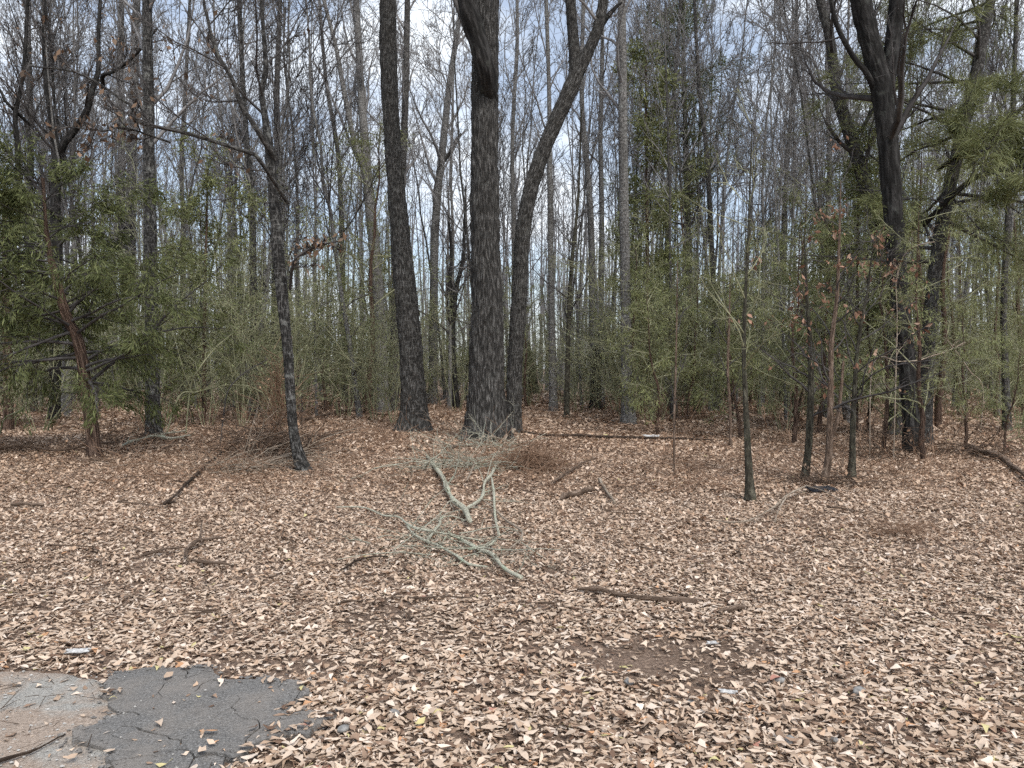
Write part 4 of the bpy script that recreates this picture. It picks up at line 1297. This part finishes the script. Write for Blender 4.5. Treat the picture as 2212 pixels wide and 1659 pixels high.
# --- the wood beyond, one far mass of trunks, brush and twigs
rng = np.random.default_rng(88)
fw = Geo()
n = 300
d = 47 + 60 * rng.random(n) ** 0.9
x = (rng.random(n) * 2 - 1) * (0.75 * d + 6)
H = 15 + 9 * rng.random(n)
zz = np.linspace(0, 1, 6)
P = np.stack([x[:, None] + np.cumsum(rng.normal(size=(n, 6)) * 0.12, 1), d[:, None] + np.zeros((n, 6)), H[:, None] * zz], -1)
R = (0.06 + 0.10 * rng.random((n, 1))) * (1 - 0.85 * zz)
fw.tube(P, R, 5)
A, Ra = kids(P, R, 11, 0.25, 1.0, 0.24, 0.6, 4, 0.4, 0.13, 0.15, 0.014, rng)
fw.tube(A, Ra, 3)
B, Rb = kids(A, Ra, 4, 0.2, 1.0, 0.5, 0.6, 2, 0.5, 0.08, 0.2, 0.011, rng)
fw.tube(B, Rb, 3)
n = 1100
d = 46 + 70 * rng.random(n); x = (rng.random(n) * 2 - 1) * (0.75 * d + 6)
H = 7 + 13 * rng.random(n)
P = np.stack([x[:, None] + np.cumsum(rng.normal(size=(n, 4)) * 0.25, 1), d[:, None] + np.zeros((n, 4)), H[:, None] * np.linspace(0, 1, 4)], -1)
R = (0.04 + 0.09 * rng.random((n, 1))) * np.array([1, 0.75, 0.5, 0.2])
fw.tube(P, R, 4)
A, Ra = kids(P, R, 5, 0.2, 1.0, 0.3, 0.7, 3, 0.4, 0.08, 0.2, 0.016, rng)
fw.tube(A, Ra, 3)
obj("far_woodland", fw.mesh("far_woodland", M['twig_pale']), kind="stuff", label="grey mass of bare trunks and twigs far behind", category="woodland")
rng = np.random.default_rng(89)
ft = Geo()
n = 600
d = 40 + 34 * rng.random(n); x = (rng.random(n) * 2 - 1) * (0.75 * d + 4)
h = 1.5 + 3.5 * rng.random(n)
P = np.stack([x[:, None] + np.cumsum(rng.normal(size=(n, 5)) * 0.18, 1), d[:, None] + np.cumsum(rng.normal(size=(n, 5)) * 0.1, 1), h[:, None] * np.linspace(0, 1, 5)], -1)
R = np.linspace(0.016, 0.008, 5)[None] * np.ones((n, 1))
ft.tube(P, R, 3)
A, Ra = kids(P, R, 7, 0.1, 1.0, 0.4, 0.8, 3, 0.7, 0.0, 0.2, 0.009, rng)
ft.tube(A, Ra, 3)
V, Q, c = hang_leaves(A, rng, 15000, 0.15, OLIVE, None, "", 0.6, 0.35, 0.12)
obj("far_thicket", ft.mesh("far_thicket", M['twig_olive']), kind="stuff", label="dim green thicket closing the view behind the trunks", category="thicket")
obj("thicket_foliage", make_mesh("thicket_foliage", V, Q, col=c, smooth=False, mat=M['green']), kind="stuff", label="dull green leaves of the thicket closing the view", category="foliage")


# ------------------------------------------------------------------ fallen wood and small things
def z1(p): return [(x * 0.3924, y * 0.3924 + 1008, w * 0.3924) for x, y, w in p]
def z2(p): return [(x * 0.358 + 720, y * 0.358 + 878, w * 0.358) for x, y, w in p]
def z3(p): return [(x * 0.3923 + 1368, y * 0.3923 + 1008, w * 0.3923) for x, y, w in p]
def z4(p): return [(x * 0.3333, y * 0.3333 + 504, w * 0.3333) for x, y, w in p]
def z6(p): return [(x * 0.3333 + 1474.6, y * 0.3333 + 504, w * 0.3333) for x, y, w in p]


def ground_path(pts, lift=0.0):
    rows = []
    for x, y, w in pts:
        g = on_ground(x, y)
        r = max(w * PXM * g[1] / 2, 0.003)
        rows.append((g[0], g[1], g[2] + r * 0.75 + 0.035 + lift, r))
    return np.array(rows)


def fallen(name, label, main, mat, sides=12, branches=(), lift=0.0, cat="branch", twigs=0, seed=0, group=None, step=0.035):
    C = ground_path(main, lift)
    base = np.array([*C[:, :2].mean(0), 0.0])
    C[:, :3] -= base
    root = thing(name, label, cat, tuple(base), group)
    rng = np.random.default_rng(seed + 900)

    def build(C, nm):
        L = np.linalg.norm(np.diff(C[:, :3], axis=0), axis=1).sum()
        n = max(8, int(L / step))
        S_ = spline(C, n)
        P, R = S_[:, :3].copy(), np.maximum(S_[:, 3], 0.002)
        P[:, 2] += np.interp(np.linspace(0, 1, n), np.linspace(0, 1, 7), rng.normal(size=7)) * R.mean() * 0.5
        R = R * (1 + 0.16 * np.interp(np.linspace(0, 1, n), np.linspace(0, 1, 12), rng.normal(size=12)))
        R[rng.random(n) < 0.06] *= 1.2
        P = np.vstack([P[:1], P, P[-1:]]); R = np.concatenate([[0.0005], R, [0.0005]])
        V, Q, uv = tubes(P[None], R[None], sides)
        return make_mesh(nm, V, Q, uv, mat=mat), P, R
    me, P, R = build(C, "stem")
    obj("stem", me, root)
    st = [(P, R)]
    for b in branches:
        Cb = ground_path(b, lift); Cb[:, :3] -= base
        mb, Pb, Rb = build(Cb, "side_branch")
        obj("side_branch", mb, root); st.append((Pb, Rb))
    if twigs:
        g = Geo()
        for P_, R_ in st:
            s = max(1, len(P_) // 14)
            A, Ra = kids(P_[None, 1:-1:s], R_[None, 1:-1:s], twigs, 0.1, 1.0, 0.22, 0.75, 5, 0.35, 0.02, 0.22, 0.0022, rng)
            A[..., 2] = np.maximum(A[..., 2], 0.02)
            g.tube(A, Ra, 4)
            B, Rb = kids(A, Ra, 3, 0.3, 1.0, 0.5, 0.6, 4, 0.6, 0.0, 0.25, 0.0016, rng)
            B[..., 2] = np.maximum(B[..., 2], 0.02)
            g.tube(B, Rb, 3)
        obj("twigs", g.mesh("twigs", mat), root, kind="stuff")
    return root


fallen("fallen_branch", "thick lichen-crusted Y-shaped branch lying in front of the massive oak", z2([(565, 320, 14), (610, 390, 24), (660, 470, 25), (690, 550, 27), (730, 620, 28), (790, 670, 31), (825, 745, 24)]), M['stick_lichen'], 14,
       [z2([(790, 668, 20), (880, 610, 20), (905, 560, 19), (912, 500, 18), (950, 450, 19), (980, 390, 17), (1025, 345, 12)])], 0.03, twigs=9, seed=1)
fallen("fallen_branch", "slim upright-lying lichened stick between the two arms of brush below the oak", z2([(955, 470, 16), (968, 560, 15), (972, 650, 15), (978, 730, 15), (1000, 830, 16)]), M['stick_lichen'], 8, (), 0.05, twigs=3, seed=2)
fallen("fallen_branch", "hooked thin branch curling round beside the slim lichened stick", z2([(900, 605, 11), (960, 650, 12), (1000, 690, 12), (1050, 740, 12), (1110, 780, 12), (1140, 805, 12), (1130, 850, 12), (1080, 900, 12), (1040, 940, 12), (980, 955, 13)]), M['stick_pale'], 8, (), 0.04, twigs=4, seed=3)
fallen("fallen_branch", "long greenish branch slanting across the leaf slope, thickening to a brown butt", z2([(20, 635, 6), (180, 640, 8), (300, 690, 11), (390, 700, 13), (440, 740, 15), (490, 775, 17), (600, 800, 18), (720, 820, 19), (800, 860, 20), (880, 905, 22), (960, 940, 22), (1010, 1000, 23), (1060, 1040, 26), (1135, 1076, 28)]), M['stick_lichen'], 10,
       [z2([(880, 905, 16), (940, 880, 15), (980, 850, 13)])], 0.02, twigs=8, seed=4)
fallen("fallen_branch", "shorter pale greenish branch lying under the long slanting one", z2([(440, 740, 12), (480, 800, 15), (560, 850, 18), (640, 880, 18), (740, 940, 18), (815, 988, 16), (930, 1000, 10)]), M['stick_lichen'], 10, [z2([(560, 850, 16), (600, 800, 15), (640, 740, 14), (650, 700, 10), (720, 690, 8), (800, 715, 6)])], 0.01, twigs=8, seed=5)
fallen("fallen_branch", "forked bleached stick propped against the foot of the massive oak", z2([(965, 80, 8), (962, 140, 12), (940, 200, 14), (925, 260, 14), (900, 310, 13), (865, 350, 12), (838, 420, 12), (808, 490, 10)]), M['stick_pale'], 8, [z2([(950, 205, 14), (900, 220, 13), (855, 235, 12), (800, 240, 10)]), z2([(945, 210, 12), (1000, 225, 10), (1040, 250, 7)])], 0.06, twigs=5, seed=6)
fallen("fallen_branch", "stubby pale cut branch end leaning at the oak's foot", z2([(1105, 158, 22), (1070, 185, 20), (1045, 205, 18), (1035, 245, 15), (1025, 300, 12)]), M['stick_pale'], 10, (), 0.05, seed=7)
fallen("fallen_branch", "short brown curved stick on the leaves left of the oak's foot", z2([(690, 295, 14), (720, 268, 17), (765, 252, 17), (835, 256, 14)]), M['stick_brown'], 8, (), 0, seed=8)
fallen("fallen_log", "short broken dark brown log piece on the leaf slope", z2([(1378, 585, 24), (1400, 570, 34), (1440, 556, 34), (1500, 545, 32), (1560, 520, 24)]), M['stick_brown'], 14, (), 0.01, cat="log", seed=9)
fallen("fallen_branch", "straight short pale stick beside the short broken log", z2([(1610, 468, 18), (1630, 505, 18), (1655, 545, 17), (1698, 608, 15)]), M['stick_pale'], 8, (), 0.01, seed=10)
fallen("fallen_branch", "crooked weathered branch above the short broken log", z2([(1328, 488, 16), (1360, 460, 17), (1400, 430, 15), (1450, 400, 13), (1500, 370, 12), (1585, 335, 9)]), M['stick_brown'], 8, (), 0.02, twigs=4, seed=11)
fallen("fallen_log", "long straight brown log half sunk in the leaves of the open slope", z2([(1470, 1140, 20), (1540, 1144, 26), (1620, 1148, 28), (1700, 1164, 30), (1800, 1178, 26), (1870, 1186, 32), (2000, 1196, 36), (2100, 1200, 40), (2195, 1205, 42)]), M['stick_brown'], 16, (), -0.012, cat="log", seed=12)
fallen("fallen_log", "small log butt lying just past the end of the long sunk log", z3([(470, 822, 24), (540, 812, 30), (612, 804, 28)]), M['stick_brown'], 14, (), -0.01, cat="log", seed=13)
fallen("fallen_log", "thin dark log stretching level from the forked tree's foot", z2([(1130, 165, 14), (1250, 180, 15), (1350, 190, 15), (1500, 195, 16), (1700, 200, 16), (1900, 203, 15), (2100, 207, 13), (2300, 215, 10)]), M['stick_dark'], 10, (), 0.0, cat="log", seed=14)
fallen("fallen_branch", "straight stick with a dark tip lying on the leaves, front slope by the curved stick", z1([(780, 520, 12), (840, 508, 15), (900, 495, 16), (1005, 478, 10)]), M['stick_brown'], 8, (), 0.01, seed=15)
fallen("fallen_branch", "hooked curved brown stick among the leaves in front of the brush heap", z1([(1035, 548, 12), (1022, 510, 16), (1050, 475, 20), (1090, 450, 20), (1150, 432, 18), (1235, 430, 10)]), M['stick_brown'], 10, [z1([(1110, 455, 10), (1104, 410, 10), (1112, 340, 8)])], 0.02, seed=16)
fallen("fallen_branch", "short thick stick lying flat below the hooked curved stick", z1([(1055, 550, 18), (1110, 556, 20), (1180, 562, 20), (1290, 566, 14)]), M['stick_brown'], 10, (), 0.0, seed=17)
fallen("fallen_log", "short sawn log end near the cedar side, lying level", z1([(60, 236, 18), (110, 234, 18), (170, 234, 17), (235, 236, 14)]), M['stick_brown'], 12, (), 0.01, cat="log", seed=18)
fallen("fallen_branch", "dark weathered branch pointing down the slope in front of the brush heap", z1([(905, 245, 20), (960, 200, 18), (985, 170, 17), (1020, 130, 16), (1080, 70, 15), (1150, 5, 13), (1230, -60, 9)]), M['stick_dark'], 10, [z1([(905, 245, 14), (925, 235, 16), (970, 228, 10)])], 0.03, twigs=4, seed=19)
fallen("fallen_branch", "thin dark stick below the long slanting branch", z2([(60, 1020, 14), (100, 1000, 15), (150, 965, 14), (230, 945, 12), (330, 935, 8)]), M['stick_dark'], 8, (), 0.01, twigs=2, seed=20)
fallen("fallen_branch", "blackish stick on the sandy verge in the near corner", z1([(-40, 1668, 22), (60, 1636, 20), (170, 1602, 16), (250, 1562, 9), (360, 1496, 5)]), M['stick_dark'], 10, (), -0.015, seed=21)
fallen("fallen_branch", "thin pale forked stick reaching down from the sapling clump", z3([(430, 345, 8), (520, 360, 9), (620, 355, 10), (700, 320, 10), (780, 270, 11), (850, 205, 11), (955, 148, 9)]), M['stick_pale'], 8, [z3([(850, 205, 9), (805, 280, 9), (778, 362, 7)]), z3([(950, 150, 8), (1050, 180, 7), (1150, 240, 5)])], 0.06, twigs=4, seed=22)
fallen("fallen_log", "bleached log lying at the far right edge of the clearing", z6([(1830, 1395, 24), (1890, 1430, 34), (1950, 1460, 38), (2080, 1490, 36), (2150, 1545, 32), (2215, 1605, 28), (2300, 1680, 24)]), M['stick_brown'], 14, (), 0.02, cat="log", seed=23)
fallen("fallen_branch", "thin fallen branch with bare twigs near the slim black-footed trunk's base", [(265, 972, 5), (300, 960, 6), (335, 952, 7), (370, 958, 6), (410, 950, 4)], M['stick_lichen'], 8, [[(335, 952, 5), (365, 945, 4), (400, 938, 3)]], 0.04, twigs=7, seed=24)
fallen("fallen_branch", "long low twiggy branch on the cedar's leaf floor", [(-20, 985, 7), (60, 975, 7), (120, 984, 6), (190, 972, 5), (260, 968, 4)], M['stick_brown'], 8, (), 0.05, twigs=8, seed=25)
fallen("fallen_branch", "dead branch lying between the brush heap and the two-stemmed pale trunk", [(640, 920, 6), (700, 906, 6), (760, 892, 5), (830, 903, 4)], M['stick_brown'], 8, (), 0.05, twigs=7, seed=26)
fallen("fallen_branch", "small twig curving on the bare soil patch", z3([(565, 1165, 8), (630, 1148, 8), (690, 1130, 7), (740, 1100, 6)]), M['stick_brown'], 8, (), -0.015, seed=27)
fallen("fallen_branch", "short knobbly stick at the upper rim of the bare soil, tipped pale", z3([(0, 1222, 10), (60, 1210, 9), (150, 1208, 8), (270, 1215, 6)]), M['stick_brown'], 8, (), -0.015, seed=28)


def heap(name, label, cx, cy, half_w, h, n, mat, seed, cat="brush heap", ln=0.9, r=0.005, lean=0.35, dirn=None, rusty=0):
    """a tangle of thin stems standing out of the ground round one spot"""
    b = on_ground(cx, cy)
    root = thing(name, label, cat, tuple(b))
    rng = np.random.default_rng(seed)
    k = 6
    P = np.zeros((n, k, 3))
    p = np.c_[rng.normal(size=(n, 2)) * half_w * np.array([0.5, 0.35]), np.abs(rng.normal(size=n)) * h * 0.25]
    d = rng.normal(size=(n, 3)) * np.array([1, 1, lean]); d[:, 2] = np.abs(d[:, 2])
    if dirn is not None:
        d += np.array(dirn)
    d = norm(d)
    L = ln * (0.4 + 0.9 * rng.random((n, 1)))
    for j in range(k):
        P[:, j] = p
        d = norm(d + rng.normal(size=d.shape) * 0.14 + np.array([0, 0, -0.06]))
        p = p + d * L / (k - 1)
    gz = terrain(P[..., 0] + b[0], P[..., 1] + b[1]) - b[2]
    P[..., 2] = np.maximum(P[..., 2], gz + 0.012)
    R = np.linspace(1, 0.45, k)[None] * r * (0.5 + rng.random((n, 1)))
    g = Geo().tube(P, R, 3)
    A, Ra = kids(P, R, 3, 0.2, 1.0, 0.35, 0.7, 3, 0.6, 0.0, 0.25, r * 0.35, rng)
    A[..., 2] = np.maximum(A[..., 2], 0.012)
    g.tube(A, Ra, 3)
    obj("stems", g.mesh("stems", mat), root, kind="stuff")
    if rusty:
        V, Q, c = hang_leaves(A, rng, rusty, 0.07, DEAD * 1.8, None, "", 0.7, 0.5, 0.03)
        obj("dead_leaves", make_mesh("dead_leaves", V, Q, col=c, smooth=False, mat=M['leaf']), root, kind="stuff")
    return root


heap("brush_heap", "brown tangle of dead stems heaped at the crooked trunk's foot", 600, 985, 0.9, 0.9, 200, M['stick_brown'], 1, ln=1.3, r=0.009, rusty=220)
heap("dead_vine", "brown dead vine column standing beside the crooked trunk", 602, 940, 0.22, 2.6, 150, M['straw'], 2, cat="vine", ln=1.0, lean=2.5, r=0.007, rusty=60)
heap("brush_heap", "loose fan of straight dead sticks sloping down from the brush heap", 500, 1020, 0.6, 0.3, 70, M['stick_pale'], 3, ln=1.6, r=0.009, lean=0.15, dirn=(0.5, 0.5, 0.15))
heap("brush_heap", "low thorny bramble between the cedar and the slim black-footed trunk", 262, 955, 0.8, 0.5, 60, M['stick_brown'], 4, ln=1.0, r=0.0065)
heap("brush_heap", "dead stems scattered at the cedar's outer side", 60, 975, 1.0, 0.4, 60, M['stick_brown'], 5, ln=1.0, r=0.005, lean=0.3, rusty=60)
heap("brush_heap", "fine greenish twig litter behind the Y-shaped branch", 1000, 1012, 0.8, 0.35, 95, M['stick_lichen'], 6, ln=1.0, r=0.007, lean=0.3)
heap("brush_heap", "pale green lichened twig tangle on the leaves below the Y-shaped branch", 960, 1190, 0.6, 0.2, 55, M['stick_lichen'], 16, ln=0.8, r=0.0055, lean=0.15)
heap("brush_heap", "lichened twigs heaped against the massive oak's foot", 1050, 968, 0.6, 0.3, 60, M['stick_lichen'], 17, ln=0.9, r=0.007, lean=0.4)
heap("straw_mound", "rounded rust-brown mound of pine straw behind the Y-shaped branch", 1145, 1016, 0.55, 0.7, 420, M['straw'], 7, cat="mound", ln=0.5, r=0.005, lean=0.5)
heap("dry_grass_tuft", "dry grass tuft lying on the leaves in front of the blackish trunk", 1945, 1160, 0.18, 0.25, 130, M['straw'], 8, cat="grass tuft", ln=0.34, r=0.0022, lean=0.45, dirn=(0.6, 0, 0))
heap("brush_heap", "thin dead stems round the foot of the sapling clump", 1800, 1050, 0.5, 0.35, 70, M['stick_brown'], 9, ln=0.8, r=0.006, rusty=60)
heap("brush_heap", "leggy dead weeds between the sapling clump and the blackish trunk", 1900, 985, 0.8, 0.6, 70, M['stick_brown'], 10, ln=1.0, r=0.0065, lean=0.8, rusty=60)
heap("brush_heap", "rusty weed stems around the pale mottled trunk's far side", 1420, 905, 1.6, 0.7, 90, M['straw'], 11, ln=1.0, r=0.006, lean=0.9)
heap("brush_heap", "grey brush pile behind the shaggy leaning tree", 930, 866, 1.2, 0.7, 80, M['twig_grey'], 12, ln=1.8, r=0.012, lean=0.3)
heap("brush_heap", "green-grey brush strewn under the background trunks by the two-stemmed tree", 760, 868, 1.8, 0.7, 80, M['twig_olive'], 13, ln=1.6, r=0.010, lean=0.4)
heap("brush_heap", "brown weeds at the far right edge below the pine", 2100, 985, 1.0, 0.5, 70, M['stick_brown'], 14, ln=1.0, r=0.0065, lean=0.5, rusty=50)
heap("brush_heap", "small dead twig tangle in the leaves below the lone mossy sapling", 1480, 1010, 0.7, 0.2, 40, M['stick_brown'], 15, ln=0.6, r=0.003, lean=0.2)


# rusty dead weeds and needle-strewn brush along the edge of the trees: a cover nobody could count
rng = np.random.default_rng(404)
n = 4600
d = 9.5 + 20 * rng.random(n) ** 0.9; px = -60 + 2330 * rng.random(n)
dens_ = vnoise(px / 130.0 + 3, d / 3.0 + 3, 31)
sel = rng.random(n) < np.clip((dens_ - 0.25) * 2.0, 0.1, 1)
d, px = d[sel], px[sel]; n = len(d)
x = (px * K - 512) / F_PX * d
p = np.stack([x, d, terrain(x, d) + 0.02], -1)
dv = rng.normal(size=(n, 3)) * np.array([1, 1, 0.5]); dv[:, 2] = np.abs(dv[:, 2]); dv = norm(dv)
L = 0.35 + 0.75 * rng.random((n, 1))
P = np.zeros((n, 4, 3))
for j in range(4):
    P[:, j] = p
    dv = norm(dv + rng.normal(size=dv.shape) * 0.16 + np.array([0, 0, -0.08]))
    p = p + dv * L / 3
P[..., 2] = np.maximum(P[..., 2], terrain(P[..., 0], P[..., 1]) + 0.03)
R = np.array([1, 0.85, 0.65, 0.4])[None] * (0.004 + 0.004 * rng.random((n, 1)))
dwg = Geo().tube(P, R, 3)
A, Ra = kids(P, R, 2, 0.2, 1.0, 0.6, 0.8, 3, 0.6, 0.0, 0.25, 0.0045, rng)
dwg.tube(A, Ra, 3)
obj("dead_weeds", dwg.mesh("dead_weeds", M['straw']), kind="stuff", label="rusty brown dead weeds and fine brush along the forest edge", category="undergrowth")

# arching live stems in the middle distance, each a plant of its own
def arch(label, pts, D, mat, name="arching_stem", seed=0):
    C = path3(pts, D)
    b = np.array([C[0, 0], D, float(terrain(C[0, 0], D))])
    C[0, 2] = b[2] - 0.05
    rng = np.random.default_rng(seed + 40)
    C[1:, 1] += np.cumsum(rng.normal(size=len(C) - 1) * 0.12)
    root = thing(name, label, "vine", tuple(b))
    C[:, :3] -= b
    S_ = spline(C, 40)
    g = Geo().tube(S_[None, :, :3], np.maximum(S_[None, :, 3], 0.004), 6)
    obj("stem", g.mesh("stem", mat), root)
    g, last = crown_geo(S_[None, ::3, :3], S_[None, ::3, 3], rng, 10, 0.2, 1.0, 0.16, 0.8, 0.0, 3, 2, 0, 0.004, wig=0.2)
    obj("twigs", g.mesh("twigs", mat), root, kind="stuff")


arch("pale bent stem arching over the leaf floor on the cedar's outer side", z4([(-10, 1245, 10), (60, 1200, 10), (150, 1150, 10), (250, 1080, 10), (350, 1037, 9), (450, 1030, 9), (545, 1036, 8)]), 15.5, M['twig_olive'], seed=1)
arch("long green stem arching up toward the crooked trunk", z4([(1200, 1110, 9), (1230, 1000, 9), (1300, 880, 9), (1400, 740, 9), (1500, 645, 8), (1640, 552, 7), (1725, 520, 5)]), 17.5, M['twig_olive'], seed=2)
arch("low pale stem lying nearly level in front of the young pale trunk", z4([(1070, 1110, 10), (1160, 1055, 10), (1260, 1030, 9), (1460, 985, 9), (1560, 985, 8), (1650, 990, 7), (1720, 1030, 5)]), 17.0, M['twig_olive'], seed=3)
arch("crooked bare stem branching up beside the brush heap", z4([(1425, 1260, 10), (1432, 1150, 10), (1445, 1060, 9), (1470, 990, 8), (1550, 900, 7), (1690, 815, 5)]), 15.5, M['twig_dark'], seed=4)
arch("white dead branch arching across the blackish trunk", z6([(1215, 1120, 8), (1225, 850, 8), (1375, 832, 8), (1500, 825, 9), (1600, 800, 9), (1720, 760, 8), (1830, 705, 6)]), 13.6, M['stick_pale'], seed=5)
arch("pale stem leaning beyond the pine's foot", z6([(1930, 1100, 9), (1935, 1000, 9), (1880, 900, 10), (1800, 790, 9), (1740, 690, 7), (1700, 600, 5)]), 18.0, M['stick_pale'], seed=6)
arch("curved white stem hooking round in front of the crossing grey trunk", z6([(1370, 1150, 8), (1375, 600, 8), (1372, 300, 8), (1385, 150, 8), (1420, 110, 8), (1490, 98, 6)]), 13.2, M['stick_pale'], seed=7)


# litter and pebbles
def scrap(name, label, x, y, w, h, mat, seed, cat, thick=0.004, lift=0.05):
    g = on_ground(x, y)
    rng = np.random.default_rng(seed)
    W = w * PXM * g[1] / 2
    Hh = W * h
    nx, ny = 8, 6
    u, v = np.meshgrid(np.linspace(-1, 1, nx), np.linspace(-1, 1, ny))
    X = u * W * (1 + 0.15 * rng.normal(size=(ny, 1))) + rng.normal(size=u.shape) * W * 0.06
    Yy = v * Hh + rng.normal(size=u.shape) * Hh * 0.10
    Z = lift + 0.35 * Hh * np.sin(u * 2.2 + seed) * np.cos(v * 1.7) + rng.normal(size=u.shape) * Hh * 0.06 + 0.2 * Hh * v
    top = np.stack([X, Yy, Z], -1).reshape(-1, 3)
    bot = top - np.array([0, 0, thick])
    idx = np.arange(nx * ny).reshape(ny, nx)
    q = np.stack([idx[:-1, :-1], idx[:-1, 1:], idx[1:, 1:], idx[1:, :-1]], -1).reshape(-1, 4)
    ring = np.concatenate([idx[0, :], idx[1:, -1], idx[-1, -2::-1], idx[-2:0:-1, 0]])
    rq = np.stack([ring, ring + nx * ny, np.roll(ring, -1) + nx * ny, np.roll(ring, -1)], -1)
    me = make_mesh(name, np.vstack([top, bot]), np.vstack([q, q[:, ::-1] + nx * ny, rq]), smooth=False, mat=mat)
    o = obj(name, me, label=label, category=cat)
    o.location = tuple(g); o.rotation_euler = (0, 0, rng.normal() * 0.2)
    return o


M['paper'] = plain("white_litter", (0.22, 0.215, 0.21), (0.60, 0.59, 0.57), 40, 0.6)
M['plastic'] = plain("black_plastic", (0.006, 0.006, 0.008), (0.03, 0.03, 0.034), 8, 0.35)
M['pebble'] = plain("grey_pebble", (0.13, 0.125, 0.118), (0.32, 0.31, 0.295), 30, 0.8)
scrap("paper_scrap", "crumpled white paper scrap on the leaves behind the verge", 168, 1424, 46, 0.32, M['paper'], 1, "litter")
scrap("paper_scrap", "white torn scrap by the grey pebbles on the bare soil's lower rim", 1572, 1515, 32, 0.36, M['paper'], 2, "litter")
scrap("paper_scrap", "tiny black-and-white scrap at the top of the bare soil patch", 1538, 1398, 22, 0.4, M['paper'], 3, "litter", lift=0.03)
scrap("plastic_scrap", "flat black plastic sheet scrap at the foot of the sapling clump", 1774, 1066, 66, 0.5, M['plastic'], 4, "litter", lift=0.06)
scrap("plastic_scrap", "pale wrapper scrap lying beside the thin dark log", 1408, 948, 34, 0.4, M['paper'], 5, "litter", lift=0.07)


def pebble(label, x, y, w, seed):
    g = on_ground(x, y)
    rng = np.random.default_rng(seed)
    r = w * PXM * g[1] / 2
    bm = bmesh.new(); bmesh.ops.create_icosphere(bm, subdivisions=2, radius=r)
    sc = np.array([1.2, 0.85, 0.62]) * (0.85 + 0.3 * rng.random(3))
    off = rng.random(3) * 20
    for v_ in bm.verts:
        k = 0.8 + 0.45 * float(vnoise(np.array([v_.co.x / r * 1.3 + off[0] + 9]), np.array([v_.co.y / r * 1.3 + v_.co.z / r + off[1] + 9]), seed)[0])
        v_.co.x *= sc[0] * k; v_.co.y *= sc[1] * k; v_.co.z *= sc[2] * k
    me = bpy.data.meshes.new("pebble"); bm.to_mesh(me); bm.free(); me.materials.append(M['pebble'])
    for p_ in me.polygons:
        p_.use_smooth = True
    o = obj("pebble", me, label=label, category="pebble", group="pebbles on the forest edge")
    o.location = (g[0], g[1], g[2] + r * 0.35 + 0.015); o.rotation_euler = (0, 0, rng.random() * 6)


for i, (lab, x, y, w) in enumerate([("pale grey pebble at the right tip of the bare soil patch", 1684, 1480, 24), ("rounded bluish pebble below the white torn scrap", 1492, 1526, 16), ("greenish grey stone among leaves beyond the bare soil", 1856, 1504, 26),
                                    ("dark stone half under leaves near the bottom edge", 1706, 1611, 26), ("small stone a step right of the dark bottom stone", 1803, 1608, 16), ("flat grey stone at the bare soil's inner end", 1358, 1484, 24),
                                    ("grey stone just beyond the asphalt's broken tip", 852, 1548, 20), ("dark chunk beside the asphalt's broken tip", 742, 1586, 26), ("small dark pebble between the asphalt tip and the bare soil", 940, 1552, 12)]):
    pebble(lab, x, y, w, i + 11)
